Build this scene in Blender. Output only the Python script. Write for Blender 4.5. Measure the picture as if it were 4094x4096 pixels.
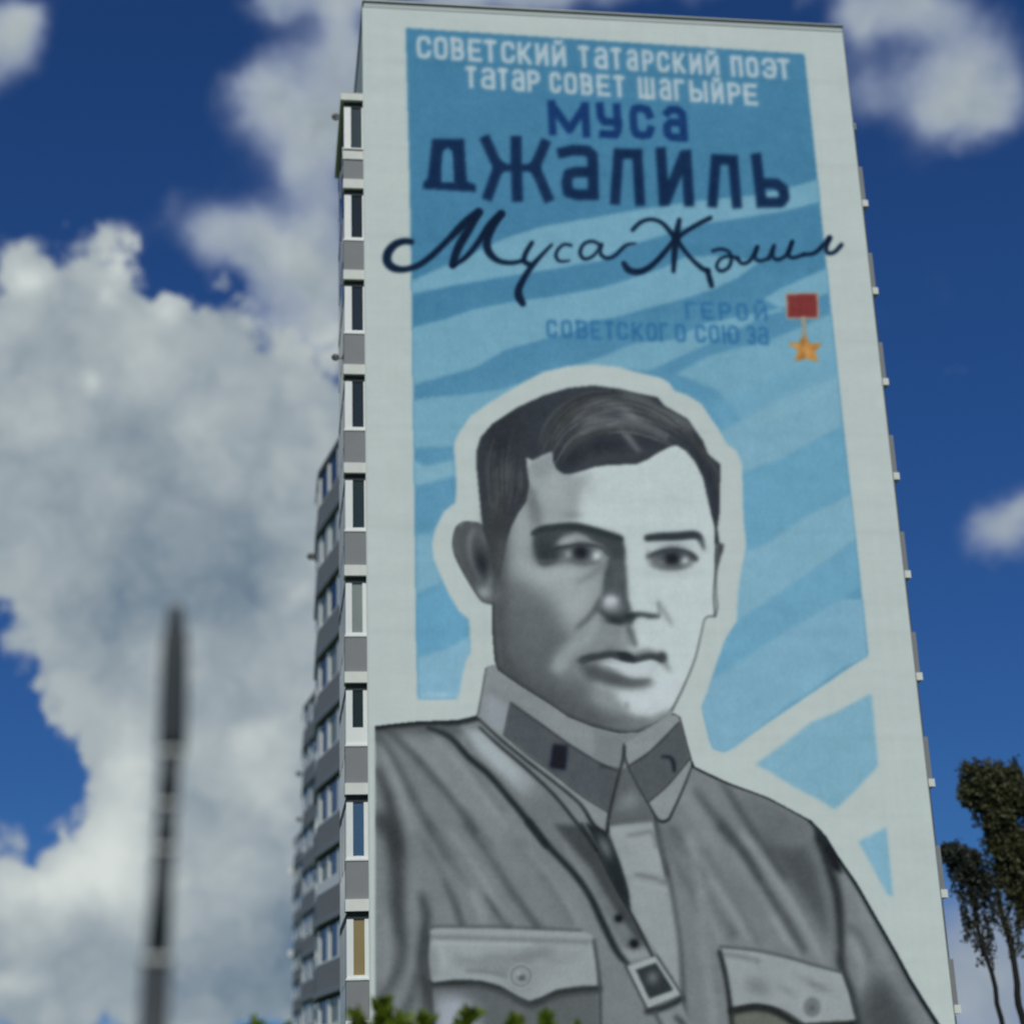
import bpy, bmesh, math, random
import numpy as np
from mathutils import Vector, Matrix

for o in list(bpy.data.objects):
    bpy.data.objects.remove(o)
SC = bpy.context.scene
COL = SC.collection
R = math.radians

# ------------------------------------------------------------------ camera
F_PX, PITCH, ROLL, YAW = 6954.3, .3351, -.0367, .1481      # survey of the photograph (4094 x 4096)
CAM = np.array([-2.5645, -42.425, 1.5])
FW = np.array([math.sin(YAW)*math.cos(PITCH), math.cos(YAW)*math.cos(PITCH), math.sin(PITCH)])
_r0 = np.array([math.cos(YAW), -math.sin(YAW), 0.]); _u0 = np.cross(_r0, FW)
RT = _r0*math.cos(ROLL)+_u0*math.sin(ROLL); UP = -_r0*math.sin(ROLL)+_u0*math.cos(ROLL)
cd = bpy.data.cameras.new('camera'); cam = bpy.data.objects.new('camera', cd); COL.objects.link(cam)
cd.sensor_fit = 'HORIZONTAL'; cd.sensor_width = 36; cd.lens = 36*F_PX/4094
cd.clip_start = .1; cd.clip_end = 8000
m = Matrix(((RT[0], UP[0], -FW[0], CAM[0]), (RT[1], UP[1], -FW[1], CAM[1]), (RT[2], UP[2], -FW[2], CAM[2]), (0, 0, 0, 1)))
cam.matrix_world = m
cd.dof.use_dof = True; cd.dof.focus_distance = 35.; cd.dof.aperture_fstop = .33
SC.camera = cam
SC.render.resolution_x, SC.render.resolution_y = 1023, 1024

# ------------------------------------------------------------------ sun, exposure
SUN_EL, SUN_AZ = 48., 190.                                  # azimuth clockwise from +Y
sd = Vector((math.cos(R(SUN_EL))*math.sin(R(SUN_AZ)), math.cos(R(SUN_EL))*math.cos(R(SUN_AZ)), math.sin(R(SUN_EL))))
sl = bpy.data.lights.new('sun', 'SUN'); sun = bpy.data.objects.new('sun', sl); COL.objects.link(sun)
sl.energy = 2.45; sl.angle = R(.53); sl.color = (1., .965, .9)
sun.rotation_euler = (-sd).to_track_quat('-Z', 'Y').to_euler(); sun.location = (30, -60, 60)
vs = SC.view_settings
vs.view_transform = 'Standard'; vs.look = 'None'; vs.exposure = 0.0; vs.gamma = 1; vs.use_curve_mapping = False

# ------------------------------------------------------------------ sky: Nishita plus drifting cumulus
W = bpy.data.worlds.new('World'); SC.world = W; W.use_nodes = True
NT = W.node_tree; NT.nodes.clear()
def nd(t, **k):
    n = NT.nodes.new(t)
    for a, b in k.items(): setattr(n, a, b)
    return n
def lk(a, b): NT.links.new(a, b)
def val(sock, v):
    if hasattr(v, 'is_linked'): lk(v, sock)
    else: sock.default_value = v
def mth(op, a, b=None, c=None, clamp=False):
    n = nd('ShaderNodeMath', operation=op, use_clamp=clamp)
    val(n.inputs[0], a)
    if b is not None: val(n.inputs[1], b)
    if c is not None: val(n.inputs[2], c)
    return n.outputs[0]
def vmt(op, a, b=None, c=None):
    n = nd('ShaderNodeVectorMath', operation=op)
    val(n.inputs[0], a)
    if b is not None: val(n.inputs[1], b)
    if c is not None: val(n.inputs[2], c)
    return n.outputs['Value'] if op == 'DOT_PRODUCT' else n.outputs['Vector']
def noise(vec, scale, detail=5, rough=.55, col=False):
    n = nd('ShaderNodeTexNoise'); n.noise_dimensions = '3D'
    lk(vec, n.inputs['Vector']); n.inputs['Scale'].default_value = scale
    n.inputs['Detail'].default_value = detail; n.inputs['Roughness'].default_value = rough
    return n.outputs['Color' if col else 0]
def sm(x, a, b):
    n = nd('ShaderNodeMapRange', interpolation_type='SMOOTHSTEP')
    val(n.inputs[0], x); n.inputs[1].default_value = a; n.inputs[2].default_value = b
    return n.outputs[0]
def mixc(f, a, b):
    n = nd('ShaderNodeMix', data_type='RGBA')
    val(n.inputs[0], f); val(n.inputs[6], a); val(n.inputs[7], b)
    return n.outputs[2]
tc = nd('ShaderNodeTexCoord'); DIR = tc.outputs['Generated']
sp = nd('ShaderNodeSeparateXYZ'); lk(DIR, sp.inputs[0])
az = mth('MULTIPLY', mth('ARCTAN2', sp.outputs[0], sp.outputs[1]), 57.29578)
el = mth('MULTIPLY', mth('ARCSINE', sp.outputs[2]), 57.29578)
cb = nd('ShaderNodeCombineXYZ'); lk(az, cb.inputs[0]); lk(el, cb.inputs[1])
wcol = vmt('SUBTRACT', noise(DIR, 14., 6, .6, True), (.5, .5, .5))
UV1 = vmt('MULTIPLY_ADD', wcol, (3.6, 3.0, 0), cb.outputs[0])
# cumulus masses as (azimuth, elevation, half width, half height, amount), degrees
CUM = [(-5.86, 24.41, 3.2, 2.92, 1.2), (-8.35, 24.16, 1.98, 2.3, 1.0), (-3.51, 25.14, 1.3, 1.35, 1.0), (-6.36, 20.23, 7.47, 4.84, 1.3), (0.63, 21.92, 4.27, 3.79, 1.2), (-2.33, 22.8, 2.77, 2.55, 0.6), (-1.42, 14.74, 4.76, 4.77, 1.2), (0.73, 10.13, 3.44, 5.42, 1.2), (-6.94, 5.77, 3.83, 2.86, 1.2), (-4.57, 9.16, 1.58, 2.14, 1.0), (-3.2, 5.23, 4.88, 3.56, 1.0), (-1.62, 8.15, 2.01, 2.66, 0.6), (1.12, 3.05, 0.98, 0.81, -0.3), (0.45, 4.19, 2.29, 1.47, 0.4), (-8.42, 11.93, 1.08, 2.43, -0.4), (-5.15, 12.99, 1.54, 2.0, 0.7), (-6.09, 11.47, 1.01, 2.3, 0.45), (-6.1, 15.16, 2.07, 1.33, 0.5)]
DENS = [(-9.68, 33.51, 1.5, 1.25, 0.9), (-8.89, 34.23, 0.95, 0.78, 0.5), (-2.11, 28.24, 1.43, 0.84, 0.5), (0.19, 27.82, 2.11, 1.27, 0.75), (1.73, 26.66, 1.63, 1.37, 0.8), (0.98, 25.45, 1.9, 0.86, 0.6), (-0.55, 26.61, 0.76, 0.85, 0.3), (2.31, 29.05, 1.07, 1.87, 0.6), (0.94, 30.2, 0.78, 1.01, 0.3), (0.92, 32.36, 2.16, 1.99, 0.75), (2.72, 34.2, 1.2, 1.98, 0.7), (2.51, 31.4, 1.18, 1.34, 0.5), (-0.47, 32.96, 0.88, 0.99, 0.35), (0.9, 35.28, 2.19, 0.65, 0.35), (0.09, 35.41, 0.8, 0.65, 0.3), (8.91, 35.93, 8.09, 0.9, 0.9), (18.62, 34.66, 1.08, 0.45, -0.6), (20.02, 34.57, 1.18, 0.4, 0.3), (25.27, 31.86, 1.88, 1.76, 0.85), (26.17, 30.41, 1.3, 0.8, 0.55), (24.36, 30.87, 1.13, 0.97, 0.3), (22.35, 31.5, 0.95, 0.98, 0.45), (23.86, 33.87, 2.11, 0.72, 0.65), (22.24, 33.47, 0.77, 0.97, 0.4), (24.91, 16.99, 1.29, 1.15, 0.85), (25.76, 18.07, 0.95, 0.82, 0.6), (22.85, 3.32, 2.36, 2.83, 0.9), (-3.85, 29.07, 0.57, 0.66, 0.2), (-5.13, 28.24, 0.75, 0.5, 0.15), (19.93, 29.16, 1.14, 0.67, 0.2), (-1.3, 26.25, 0.47, 0.76, -0.5)]
BRI = [(-5.1, 27.34, 0.75, 0.58, 0.42), (-5.47, 26.11, 0.46, 0.37, 0.28), (-3.78, 25.82, 0.56, 0.47, 0.36), (-3.31, 26.81, 0.94, 0.75, 0.3), (-8.45, 26.45, 0.55, 0.41, 0.35), (-6.29, 23.42, 0.36, 0.42, 0.35), (-8.89, 25.01, 0.72, 0.82, 0.2), (-0.42, 25.49, 0.94, 0.43, 0.2), (0.98, 24.94, 1.7, 0.77, 0.15), (0.48, 20.95, 0.46, 0.69, 0.18), (0.93, 16.48, 0.54, 0.43, 0.25), (-4.97, 8.67, 1.49, 1.8, 0.42), (-7.17, 7.21, 2.1, 0.96, 0.38), (-4.22, 10.82, 0.93, 1.33, 0.3), (-5.6, 8.18, 1.15, 0.98, 0.2), (-7.73, 4.51, 0.94, 0.39, 0.28), (-0.32, 12.09, 0.69, 0.51, 0.2), (0.04, 10.48, 1.03, 2.03, 0.1), (-3.45, 18.13, 4.64, 3.22, -0.27), (-3.03, 16.08, 2.65, 1.19, -0.12), (-0.87, 4.06, 3.58, 1.95, -0.2), (-7.04, 4.82, 2.37, 1.1, -0.15), (1.1, 5.96, 2.0, 1.99, -0.2), (-3.15, 14.38, 1.05, 1.01, 0.12)]
w2 = vmt('SUBTRACT', noise(DIR, 30., 7, .62, True), (.5, .5, .5))
UV2 = vmt('MULTIPLY_ADD', wcol, (4.2, 3.6, 0), vmt('MULTIPLY_ADD', w2, (2.2, 2.0, 0), cb.outputs[0]))
UVB = vmt('MULTIPLY_ADD', wcol, (1.6, 1.4, 0), vmt('MULTIPLY_ADD', w2, (1.6, 1.4, 0), cb.outputs[0]))
vor = nd('ShaderNodeTexVoronoi', feature='F1'); vor.inputs['Scale'].default_value = 21; vor.inputs['Detail'].default_value = 2; vor.inputs['Roughness'].default_value = .55;
lk(vmt('MULTIPLY_ADD', w2, (.05, .05, .05), DIR), vor.inputs['Vector'])
puff = mth('SUBTRACT', .62, vor.outputs['Distance'])
def field(blobs, start, UV):
    acc = start
    for (a, e, w, h, k) in blobs:
        q = vmt('MULTIPLY_ADD', UV, (1/w, 1/h, 0), (-a/w, -e/h, 0))
        acc = mth('MULTIPLY_ADD', mth('POWER', .36788, vmt('DOT_PRODUCT', q, q)), k, acc)
    return acc
n_mid = noise(DIR, 9., 8, .6)
n_big = noise(DIR, 2.6, 4, .5)
out_w = sm(mth('ABSOLUTE', mth('SUBTRACT', az, 8.)), 24., 40.)            # away from the surveyed masses: scattered clouds
up_w = sm(el, 37., 46.)
wild = mth('MULTIPLY', mth('MAXIMUM', out_w, up_w), mth('MULTIPLY', mth('SUBTRACT', n_big, .42), 5.))
fine = mth('MULTIPLY', mth('SUBTRACT', n_mid, .5), .9)
dens = field(DENS, mth('ADD', wild, fine), UV1)
cum = field(CUM, mth('MULTIPLY_ADD', puff, .85, mth('MULTIPLY', fine, .5)), UV2)
a_cum = sm(cum, .20, .58)
a_thin = sm(dens, .12, .85)
alpha = mth('SUBTRACT', 1., mth('MULTIPLY', mth('SUBTRACT', 1., a_cum), mth('SUBTRACT', 1., a_thin)))
n_sh = noise(UV2, .33, 5, .5)
bri = field(BRI, mth('MULTIPLY_ADD', puff, .26, mth('MULTIPLY_ADD', mth('SUBTRACT', n_sh, .5), .6, .50)), UVB)
bri = mth('MULTIPLY', bri, 1.0, clamp=True)
SKY = nd('ShaderNodeTexSky', sky_type='NISHITA', sun_disc=False)
SKY.sun_elevation = R(SUN_EL); SKY.sun_rotation = R(SUN_AZ)
SKY.altitude = 1500; SKY.air_density = 1.0; SKY.dust_density = .2; SKY.ozone_density = 3.0
SKY_STR = .05
CK = 1/SKY_STR
def srgb(*c): return tuple((x/255/12.92 if x/255 <= .04045 else ((x/255+.055)/1.055)**2.4) for x in c)
def ck(*c): return tuple(x*CK for x in srgb(*c))+(1,)
cloud = mixc(bri, ck(104, 124, 142), ck(212, 219, 216))
body = mth('MAXIMUM', a_cum, sm(dens, .35, 1.2))
thin = mixc(body, ck(132, 146, 176), cloud)
blue = vmt('MULTIPLY', SKY.outputs[0], (.32, .70, 1.25))
low = mth('MULTIPLY_ADD', sm(el, 2., 30.), .26, .76)               # thinner glow towards the horizon
bn = nd('ShaderNodeVectorMath', operation='SCALE'); lk(blue, bn.inputs[0]); lk(low, bn.inputs['Scale']); blue = bn.outputs[0]
skymix = mixc(alpha, blue, thin)
bg = nd('ShaderNodeBackground'); lk(skymix, bg.inputs[0]); bg.inputs[1].default_value = SKY_STR
wo = nd('ShaderNodeOutputWorld'); lk(bg.outputs[0], wo.inputs[0])

# ------------------------------------------------------------------ helpers
def tag(o, label=None, cat=None, group=None, kind=None):
    if label: o['label'] = label
    if cat: o['category'] = cat
    if group: o['group'] = group
    if kind: o['kind'] = kind
    return o
def empty(name, loc=(0, 0, 0)):
    o = bpy.data.objects.new(name, None); COL.objects.link(o); o.location = loc; o.empty_display_size = .2
    return o
def mat(name, col, rough=.8, var=.12, scale=3., bump=.0, bscale=60., metal=0., spec=.5):
    M = bpy.data.materials.new(name); M.use_nodes = True
    t = M.node_tree; b = t.nodes['Principled BSDF']
    tcn = t.nodes.new('ShaderNodeTexCoord'); n = t.nodes.new('ShaderNodeTexNoise')
    n.inputs['Scale'].default_value = scale; n.inputs['Detail'].default_value = 6
    t.links.new(tcn.outputs['Object'], n.inputs['Vector'])
    mx = t.nodes.new('ShaderNodeMix'); mx.data_type = 'RGBA'
    mx.inputs[6].default_value = tuple(c*(1-var) for c in col)+(1,)
    mx.inputs[7].default_value = tuple(min(1, c*(1+var)) for c in col)+(1,)
    t.links.new(n.outputs[0], mx.inputs[0]); t.links.new(mx.outputs[2], b.inputs['Base Color'])
    b.inputs['Roughness'].default_value = rough; b.inputs['Metallic'].default_value = metal
    b.inputs['Specular IOR Level'].default_value = spec
    if bump:
        n2 = t.nodes.new('ShaderNodeTexNoise'); n2.inputs['Scale'].default_value = bscale; n2.inputs['Detail'].default_value = 4
        t.links.new(tcn.outputs['Object'], n2.inputs['Vector'])
        bp = t.nodes.new('ShaderNodeBump'); bp.inputs['Strength'].default_value = bump; bp.inputs['Distance'].default_value = .02
        t.links.new(n2.outputs[0], bp.inputs['Height']); t.links.new(bp.outputs[0], b.inputs['Normal'])
    return M
class MB:
    def __init__(s): s.v = []; s.f = []
    def box(s, x0, x1, y0, y1, z0, z1):
        return s.prism([(x0, y0), (x1, y0), (x1, y1), (x0, y1)], z0, z1)
    def prism(s, pts, z0, z1):
        n = len(pts); b = len(s.v)
        s.v += [(x, y, z0) for x, y in pts]+[(x, y, z1) for x, y in pts]
        s.f += [tuple(b+i for i in range(n))[::-1], tuple(b+n+i for i in range(n))]
        s.f += [(b+i, b+(i+1) % n, b+n+(i+1) % n, b+n+i) for i in range(n)]
        return s
    def tube(s, path, radii, seg=10, cap=True):
        b = len(s.v); P = [Vector(p) for p in path]
        for i, p in enumerate(P):
            d = (P[min(i+1, len(P)-1)]-P[max(i-1, 0)]).normalized()
            a = d.orthogonal().normalized() if abs(d.z) < .9 else Vector((1, 0, 0)); a = (a-d*a.dot(d)).normalized(); c = d.cross(a)
            for k in range(seg):
                t = 2*math.pi*k/seg
                q = p+(a*math.cos(t)+c*math.sin(t))*radii[i]; s.v.append(tuple(q))
        for i in range(len(P)-1):
            for k in range(seg):
                k2 = (k+1) % seg
                s.f.append((b+i*seg+k, b+i*seg+k2, b+(i+1)*seg+k2, b+(i+1)*seg+k))
        if cap:
            s.f.append(tuple(b+k for k in range(seg))[::-1]); s.f.append(tuple(b+(len(P)-1)*seg+k for k in range(seg)))
        return s
    def build(s, name, m, parent=None, smooth=False):
        me = bpy.data.meshes.new(name); me.from_pydata(s.v, [], s.f); me.update()
        if smooth: me.polygons.foreach_set('use_smooth', [True]*len(me.polygons))
        me.materials.append(m)
        o = bpy.data.objects.new(name, me); COL.objects.link(o)
        if parent: o.parent = parent
        return o
def proj(P):
    D = P-CAM; z = D@FW
    return 2047+F_PX*(D@RT)/z, 2048-F_PX*(D@UP)/z

M_WALL = mat('facade_paint', (.50, .56, .54), .85, .05, .6, .15, 40)
M_SLAB = mat('white_slab_paint', (.74, .76, .70), .8, .10, 4, .2, 50)
M_FRAME = mat('white_window_plastic', (.82, .85, .81), .45, .05, 5)
M_GREY = mat('grey_parapet_panel', (.235, .245, .25), .75, .08, 2, .2, 80)
M_CAP = mat('grey_roof_metal', (.27, .29, .28), .5, .2, 2, 0, 1, .3)
M_DARK = mat('recess_shade', (.03, .04, .045), .8)  # near-black tone: shade of the gaps below the slabs, put into the colour
def glass(name, c, r=.12): return mat(name, c, r, .25, 1.2, 0, 1, 0, .6)
GL = [glass('glass_grey', (.05, .07, .075)), glass('glass_dark', (.012, .022, .03)), glass('glass_dark_blue', (.012, .024, .04)),
      glass('glass_navy', (.010, .022, .036)), glass('glass_teal', (.014, .035, .04)), glass('glass_pale_curtain', (.22, .27, .25), .4),
      glass('glass_deep_green', (.010, .024, .022)), glass('glass_blue_reflection', (.05, .12, .22), .08), glass('ochre_curtain', (.27, .21, .085), .6),  # the blue pane has its reflection painted into the base colour
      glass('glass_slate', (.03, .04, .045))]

# ------------------------------------------------------------------ ground
g = MB().box(-3000, 3000, -3000, 5000, -.5, 0).build('ground', mat('lawn', (.06, .10, .025), .95, .4, .5, .6, 8)); tag(g, 'green lawn around the apartment block', 'ground', kind='structure')
g = MB().box(-300, 300, -50, -38.5, .002, .012).build('road', mat('asphalt', (.05, .05, .052), .9, .25, 2, .4, 60)); tag(g, 'grey asphalt road in front of the lawn', 'road', kind='structure')
g = MB().box(-300, 300, -38.5, -38.3, -.1, .14).build('kerb', mat('kerb_concrete', (.35, .35, .33), .9, .15, 3)); tag(g, 'pale concrete kerb along the road', 'kerb', kind='structure')
g = MB().box(-300, 300, -38.3, -35.5, -.1, .11).build('pavement', mat('pavement', (.28, .27, .26), .9, .2, 2, .3, 40)); tag(g, 'grey pavement beside the road', 'pavement', kind='structure')

# ------------------------------------------------------------------ apartment building
WID, TOP, LV0, ST = 14.25, 31.95, 28.69, 2.8
B = empty('apartment_building')
tag(B, 'tall white and grey apartment block with a painted portrait mural on its end wall', 'building')
MB().prism([(0, 0), (WID, 0), (WID, 6), (0, 6)], 0, TOP).build('end_block', M_WALL, B)
MB().prism([(.9, 6), (WID-.9, 6), (WID-.9, 150), (1.9, 150), (1.35, 60), (1.1, 30)], 0, LV0+.35).build('rear_block', M_WALL, B)
MB().box(-.04, WID+.05, -.05, 6.05, TOP, TOP+.05).build('roof_cap', M_CAP, B)
MB().box(-.012, WID+.012, -.012, -.001, TOP-.19, TOP-.17).build('cap_flashing', M_CAP, B)
MB().box(-.04, .0, -.008, .3, .0, TOP-.2).build('corner_trim', mat('corner_trim', (.60, .66, .63), .6, .05), B)
MB().box(WID, WID+.03, -.008, .3, .0, TOP-.2).build('corner_trim', M_CAP, B)
# loggia column beside the end wall
def storey(k): return LV0-ST*k
MB().box(-.66, .0, .04, 4.4, LV0, LV0+.2).build('loggia_roof', M_SLAB, B)
MB().box(-.62, .0, .08, 4.3, LV0+.2, LV0+.26).build('loggia_roof_cover', M_CAP, B)
rnd = random.Random(4)
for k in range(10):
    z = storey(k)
    pz0 = z-2.52
    lo = MB().box(-.585, -.03, .12, .5, pz0, z-(1.6 if k else 1.9)).build('loggia', M_GREY, B)
    if k == 0: MB().box(-.60, -.02, .10, .5, z-1.86, z-1.5).build('band', M_SLAB, lo)
    MB().box(-.60, -.02, .05, .5, z-2.8, pz0).build('slab', M_SLAB, lo)
    MB().box(-.56, -.03, .16, 4.15, z-.18, z-.001).build('shaded_recess', M_DARK, lo)  # dark strip painting in the shade below the slab above
    MB().box(-.592, -.015, .10, .5, z-1.6, z-1.55).build('sill', M_FRAME, lo)
    lw = .19 if k < 5 else .16
    rw = .045 if k < 5 else .11
    MB().box(-.565, -.565+lw, .14, .22, z-1.55, z-.18).build('window_post', M_FRAME, lo)
    MB().box(-.03-rw, -.03, .14, .22, z-1.55, z-.18).build('window_post', M_FRAME, lo)
    MB().box(-.565+lw, -.03-rw, .145, .215, z-1.55, z-(1.48 if k != 6 else 1.12)).build('window_rail', M_FRAME, lo)
    MB().box(-.565+lw, -.03-rw, .185, .2, z-1.48, z-.18).build('pane', GL[k % len(GL)], lo)
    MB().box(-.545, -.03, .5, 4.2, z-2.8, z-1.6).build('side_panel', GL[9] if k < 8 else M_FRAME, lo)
    for a, b in ((.24, 1.45), (1.53, 2.8), (2.88, 4.07)):
        MB().box(-.55, -.535, a, b, z-1.6, z-.18).build('pane', GL[(1, 9, 4, 2)[(k+int(a)) % 4]], lo)
        MB().box(-.56, -.52, b, b+.08, z-1.6, z-.18).build('window_post', M_CAP, lo)
# loggias on the far side, only their ends show past the wall
for k in range(10):
    z = storey(k)
    lo = MB().box(WID+.031, WID+.175, .08, 4.2, z-2.55, z-1.45).build('loggia', M_GREY, B)
    MB().box(WID+.031, WID+.225, .06, 4.3, z-2.75, z-2.55).build('slab', M_SLAB, lo)
    MB().box(WID+.031, WID+.10, .12, 4.1, z-1.45, z-.001).build('window_frame', GL[9], lo)
MB().box(WID, WID+.2, .25, 4.3, LV0-.1, LV0+.12).build('loggia_roof', M_CAP, B)
# projecting bays further along the left facade
def bay(P0, P1, P2, P3, nwin, wob):
    def off(a, b, d):
        v = Vector((b[0]-a[0], b[1]-a[1])).normalized(); n = Vector((-v.y, v.x))
        if n.x > 0: n = -n
        return n*d
    faces = [(P0, P1, nwin), (P1, P2, 2)]
    MB().prism([P0, P1, P2, P3], LV0, LV0+.22).build('bay_roof', M_CAP, B)
    for k in range(10):
        z = storey(k)
        b_ = MB().prism([P0, P1, P2, P3], z-2.6, z-1.55).build('bay', M_GREY, B)
        s = MB(); fr = MB(); panes = []
        n0 = off(P0, P1, .05); n1 = off(P1, P2, .05)
        s.prism([(P0[0]+n0.x, P0[1]+n0.y), (P1[0]+n0.x+n1.x, P1[1]+n0.y), (P2[0]+n1.x, P2[1]), P3], z-2.8, z-2.6)
        s.build('slab', M_CAP if wob else M_SLAB, b_)
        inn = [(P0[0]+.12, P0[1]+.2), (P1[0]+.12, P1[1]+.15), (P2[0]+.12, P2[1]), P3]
        MB().prism(inn, z-1.55, z).build('shaded_recess', M_DARK, b_)  # dark fill behind the panes, its top painting in the shaded gap
        for (a, c, n) in faces:
            A, C = Vector(a), Vector(c); nn = off(a, c, .0); d = (C-A); L = d.length; d.normalize()
            nv = off(a, c, 1.)
            def quad(t0, t1, o0, o1, z0, z1, mb):
                q = [A+d*t0+nv*o1, A+d*t1+nv*o1, A+d*t1+nv*o0, A+d*t0+nv*o0]
                mb.prism([(p.x, p.y) for p in q], z0, z1)
            step = L/n; sill_h = 0
            for i in range(n+1):
                w = rnd.uniform(.3, .8)
                t = min(max(0, i*step-w/2), L-w)
                quad(t, t+w, -.14, -.03, z-1.55, z-.2, fr)
            quad(.02, L-.02, -.15, -.02, z-1.55, z-(1.47 if rnd.random() < .75 else 1.1), fr)
            for i in range(n):
                if rnd.random() < .38:       # a pale blind or glazed-over panel
                    mb = MB(); quad(i*step+.1, (i+1)*step-.1, -.10, -.08, z-1.47, z-.2, mb); panes.append((mb, GL[5]))
                else:
                    mb = MB(); quad(i*step+.1, (i+1)*step-.1, -.10, -.08, z-1.47, z-.2, mb); panes.append((mb, GL[rnd.choice((1, 9, 4, 0, 9))]))
        tag(fr.build('window_frame', M_FRAME, b_), kind='stuff')
        for mb, mm in panes: mb.build('pane', mm, b_)
bay((1.06, 22.3), (-.36, 30.4), (-.36, 34.), (1.10, 35.), 4, 1)
bay((1.42, 66.8), (.10, 76.4), (.10, 80.), (1.5, 81.), 4, 1)
bay((1.78, 125.), (.55, 136.), (.55, 140.), (1.8, 141.), 4, 1)

# ------------------------------------------------------------------ the mural: paint on the end wall
CX0, CY0, CS = 1380., -30., 1/3.
CW, CH = 850, 1450
CROP = dict(A=(1400, 0, 1.839), B=(2400, 0, 1.839), C=(1400, 700, 1.839), D=(2400, 700, 1.6092), E=(1700, 1400, 1.4854), F=(1700, 2000, 1.4854),
            G=(1450, 2600, 1.839), H=(2400, 2600, 1.4854), I=(1450, 3296, 1.4854), J=(2550, 3296, 1.4854), K=(1600, 100, 2.2718), L=(2400, 100, 2.2718),
            M=(1600, 380, 2.2718), N=(2400, 380, 2.2718), O=(1500, 800, 1.931), P=(2400, 800, 1.931), Q=(2150, 1120, 1.6092), Z=(0, 0, .47167), X=(0, 0, 1.))
WHITE = (173, 187, 182)
img = np.empty((CH, CW, 3), np.float32); img[:] = WHITE
lab = np.zeros((CH, CW), np.int16)
PARTS = {0: 'mural'}
def new_part(name):
    i = len(PARTS); PARTS[i] = name; return i
def tr(c, pts):
    x0, y0, s = CROP[c]
    a = np.array([p[:2] for p in pts], float)
    return np.stack([(x0+a[:, 0]/s-CX0)*CS, (y0+a[:, 1]/s-CY0)*CS], -1)
def cat(pts, closed, n=6):
    m_ = len(pts); o = []
    for i in range(m_ if closed else m_-1):
        if closed: a, b, c, d = pts[i-1], pts[i], pts[(i+1) % m_], pts[(i+2) % m_]
        else: a, b, c, d = pts[max(i-1, 0)], pts[i], pts[i+1], pts[min(i+2, m_-1)]
        for k in range(n):
            t = k/n
            o.append(.5*((2*b)+(c-a)*t+(2*a-5*b+4*c-d)*t*t+(3*b-a-3*c+d)*t**3))
    if not closed: o.append(pts[-1])
    return np.array(o)
def gauss(a, s):
    if s < .3: return a
    r = int(3*s+1); k = np.exp(-.5*(np.arange(-r, r+1)/s)**2); k /= k.sum()
    p = np.pad(a, r, mode='edge'); o = np.zeros((a.shape[0], p.shape[1]), np.float32)
    for i in range(2*r+1): o += k[i]*p[i:i+a.shape[0], :]
    q = np.zeros_like(a)
    for i in range(2*r+1): q += k[i]*o[:, i:i+a.shape[1]]
    return q
def window(pts, pad):
    x0 = max(0, int(pts[:, 0].min()-pad)); x1 = min(CW, int(pts[:, 0].max()+pad+2))
    y0 = max(0, int(pts[:, 1].min()-pad)); y1 = min(CH, int(pts[:, 1].max()+pad+2))
    return x0, x1, y0, y1
CLIP = [None]
def lay(a, win, col, alpha, part):
    x0, x1, y0, y1 = win
    if CLIP[0] is not None: a = a*CLIP[0][y0:y1, x0:x1]
    a = a*alpha
    img[y0:y1, x0:x1] += (np.array(col, np.float32)-img[y0:y1, x0:x1])*a[..., None]
    if part is not None: lab[y0:y1, x0:x1][a > .5*alpha] = part
def fill(P, win):
    x0, x1, y0, y1 = win
    X, Y = np.meshgrid(np.arange(x0, x1)+.5, np.arange(y0, y1)+.5); ins = np.zeros(X.shape, bool)
    n = len(P)
    for i in range(n):
        (xa, ya), (xb, yb) = P[i], P[(i+1) % n]
        if ya == yb: continue
        c = ((ya > Y) != (yb > Y)) & (X < (xb-xa)*(Y-ya)/(yb-ya)+xa)
        ins ^= c
    return ins.astype(np.float32)
def grey(v): return (v, v*1.06+1, v*1.055+2) if not isinstance(v, tuple) else v
def poly(c, pts, col, blur=3., alpha=1., smooth=False, part=None):
    P = tr(c, pts)
    if smooth: P = cat(P, True)
    s = blur*CS; win = window(P, 3*s+2)
    if win[1] <= win[0] or win[3] <= win[2]: return
    a = gauss(fill(P, win), max(s, .7))
    lay(a, win, grey(col), alpha, part)
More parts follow.
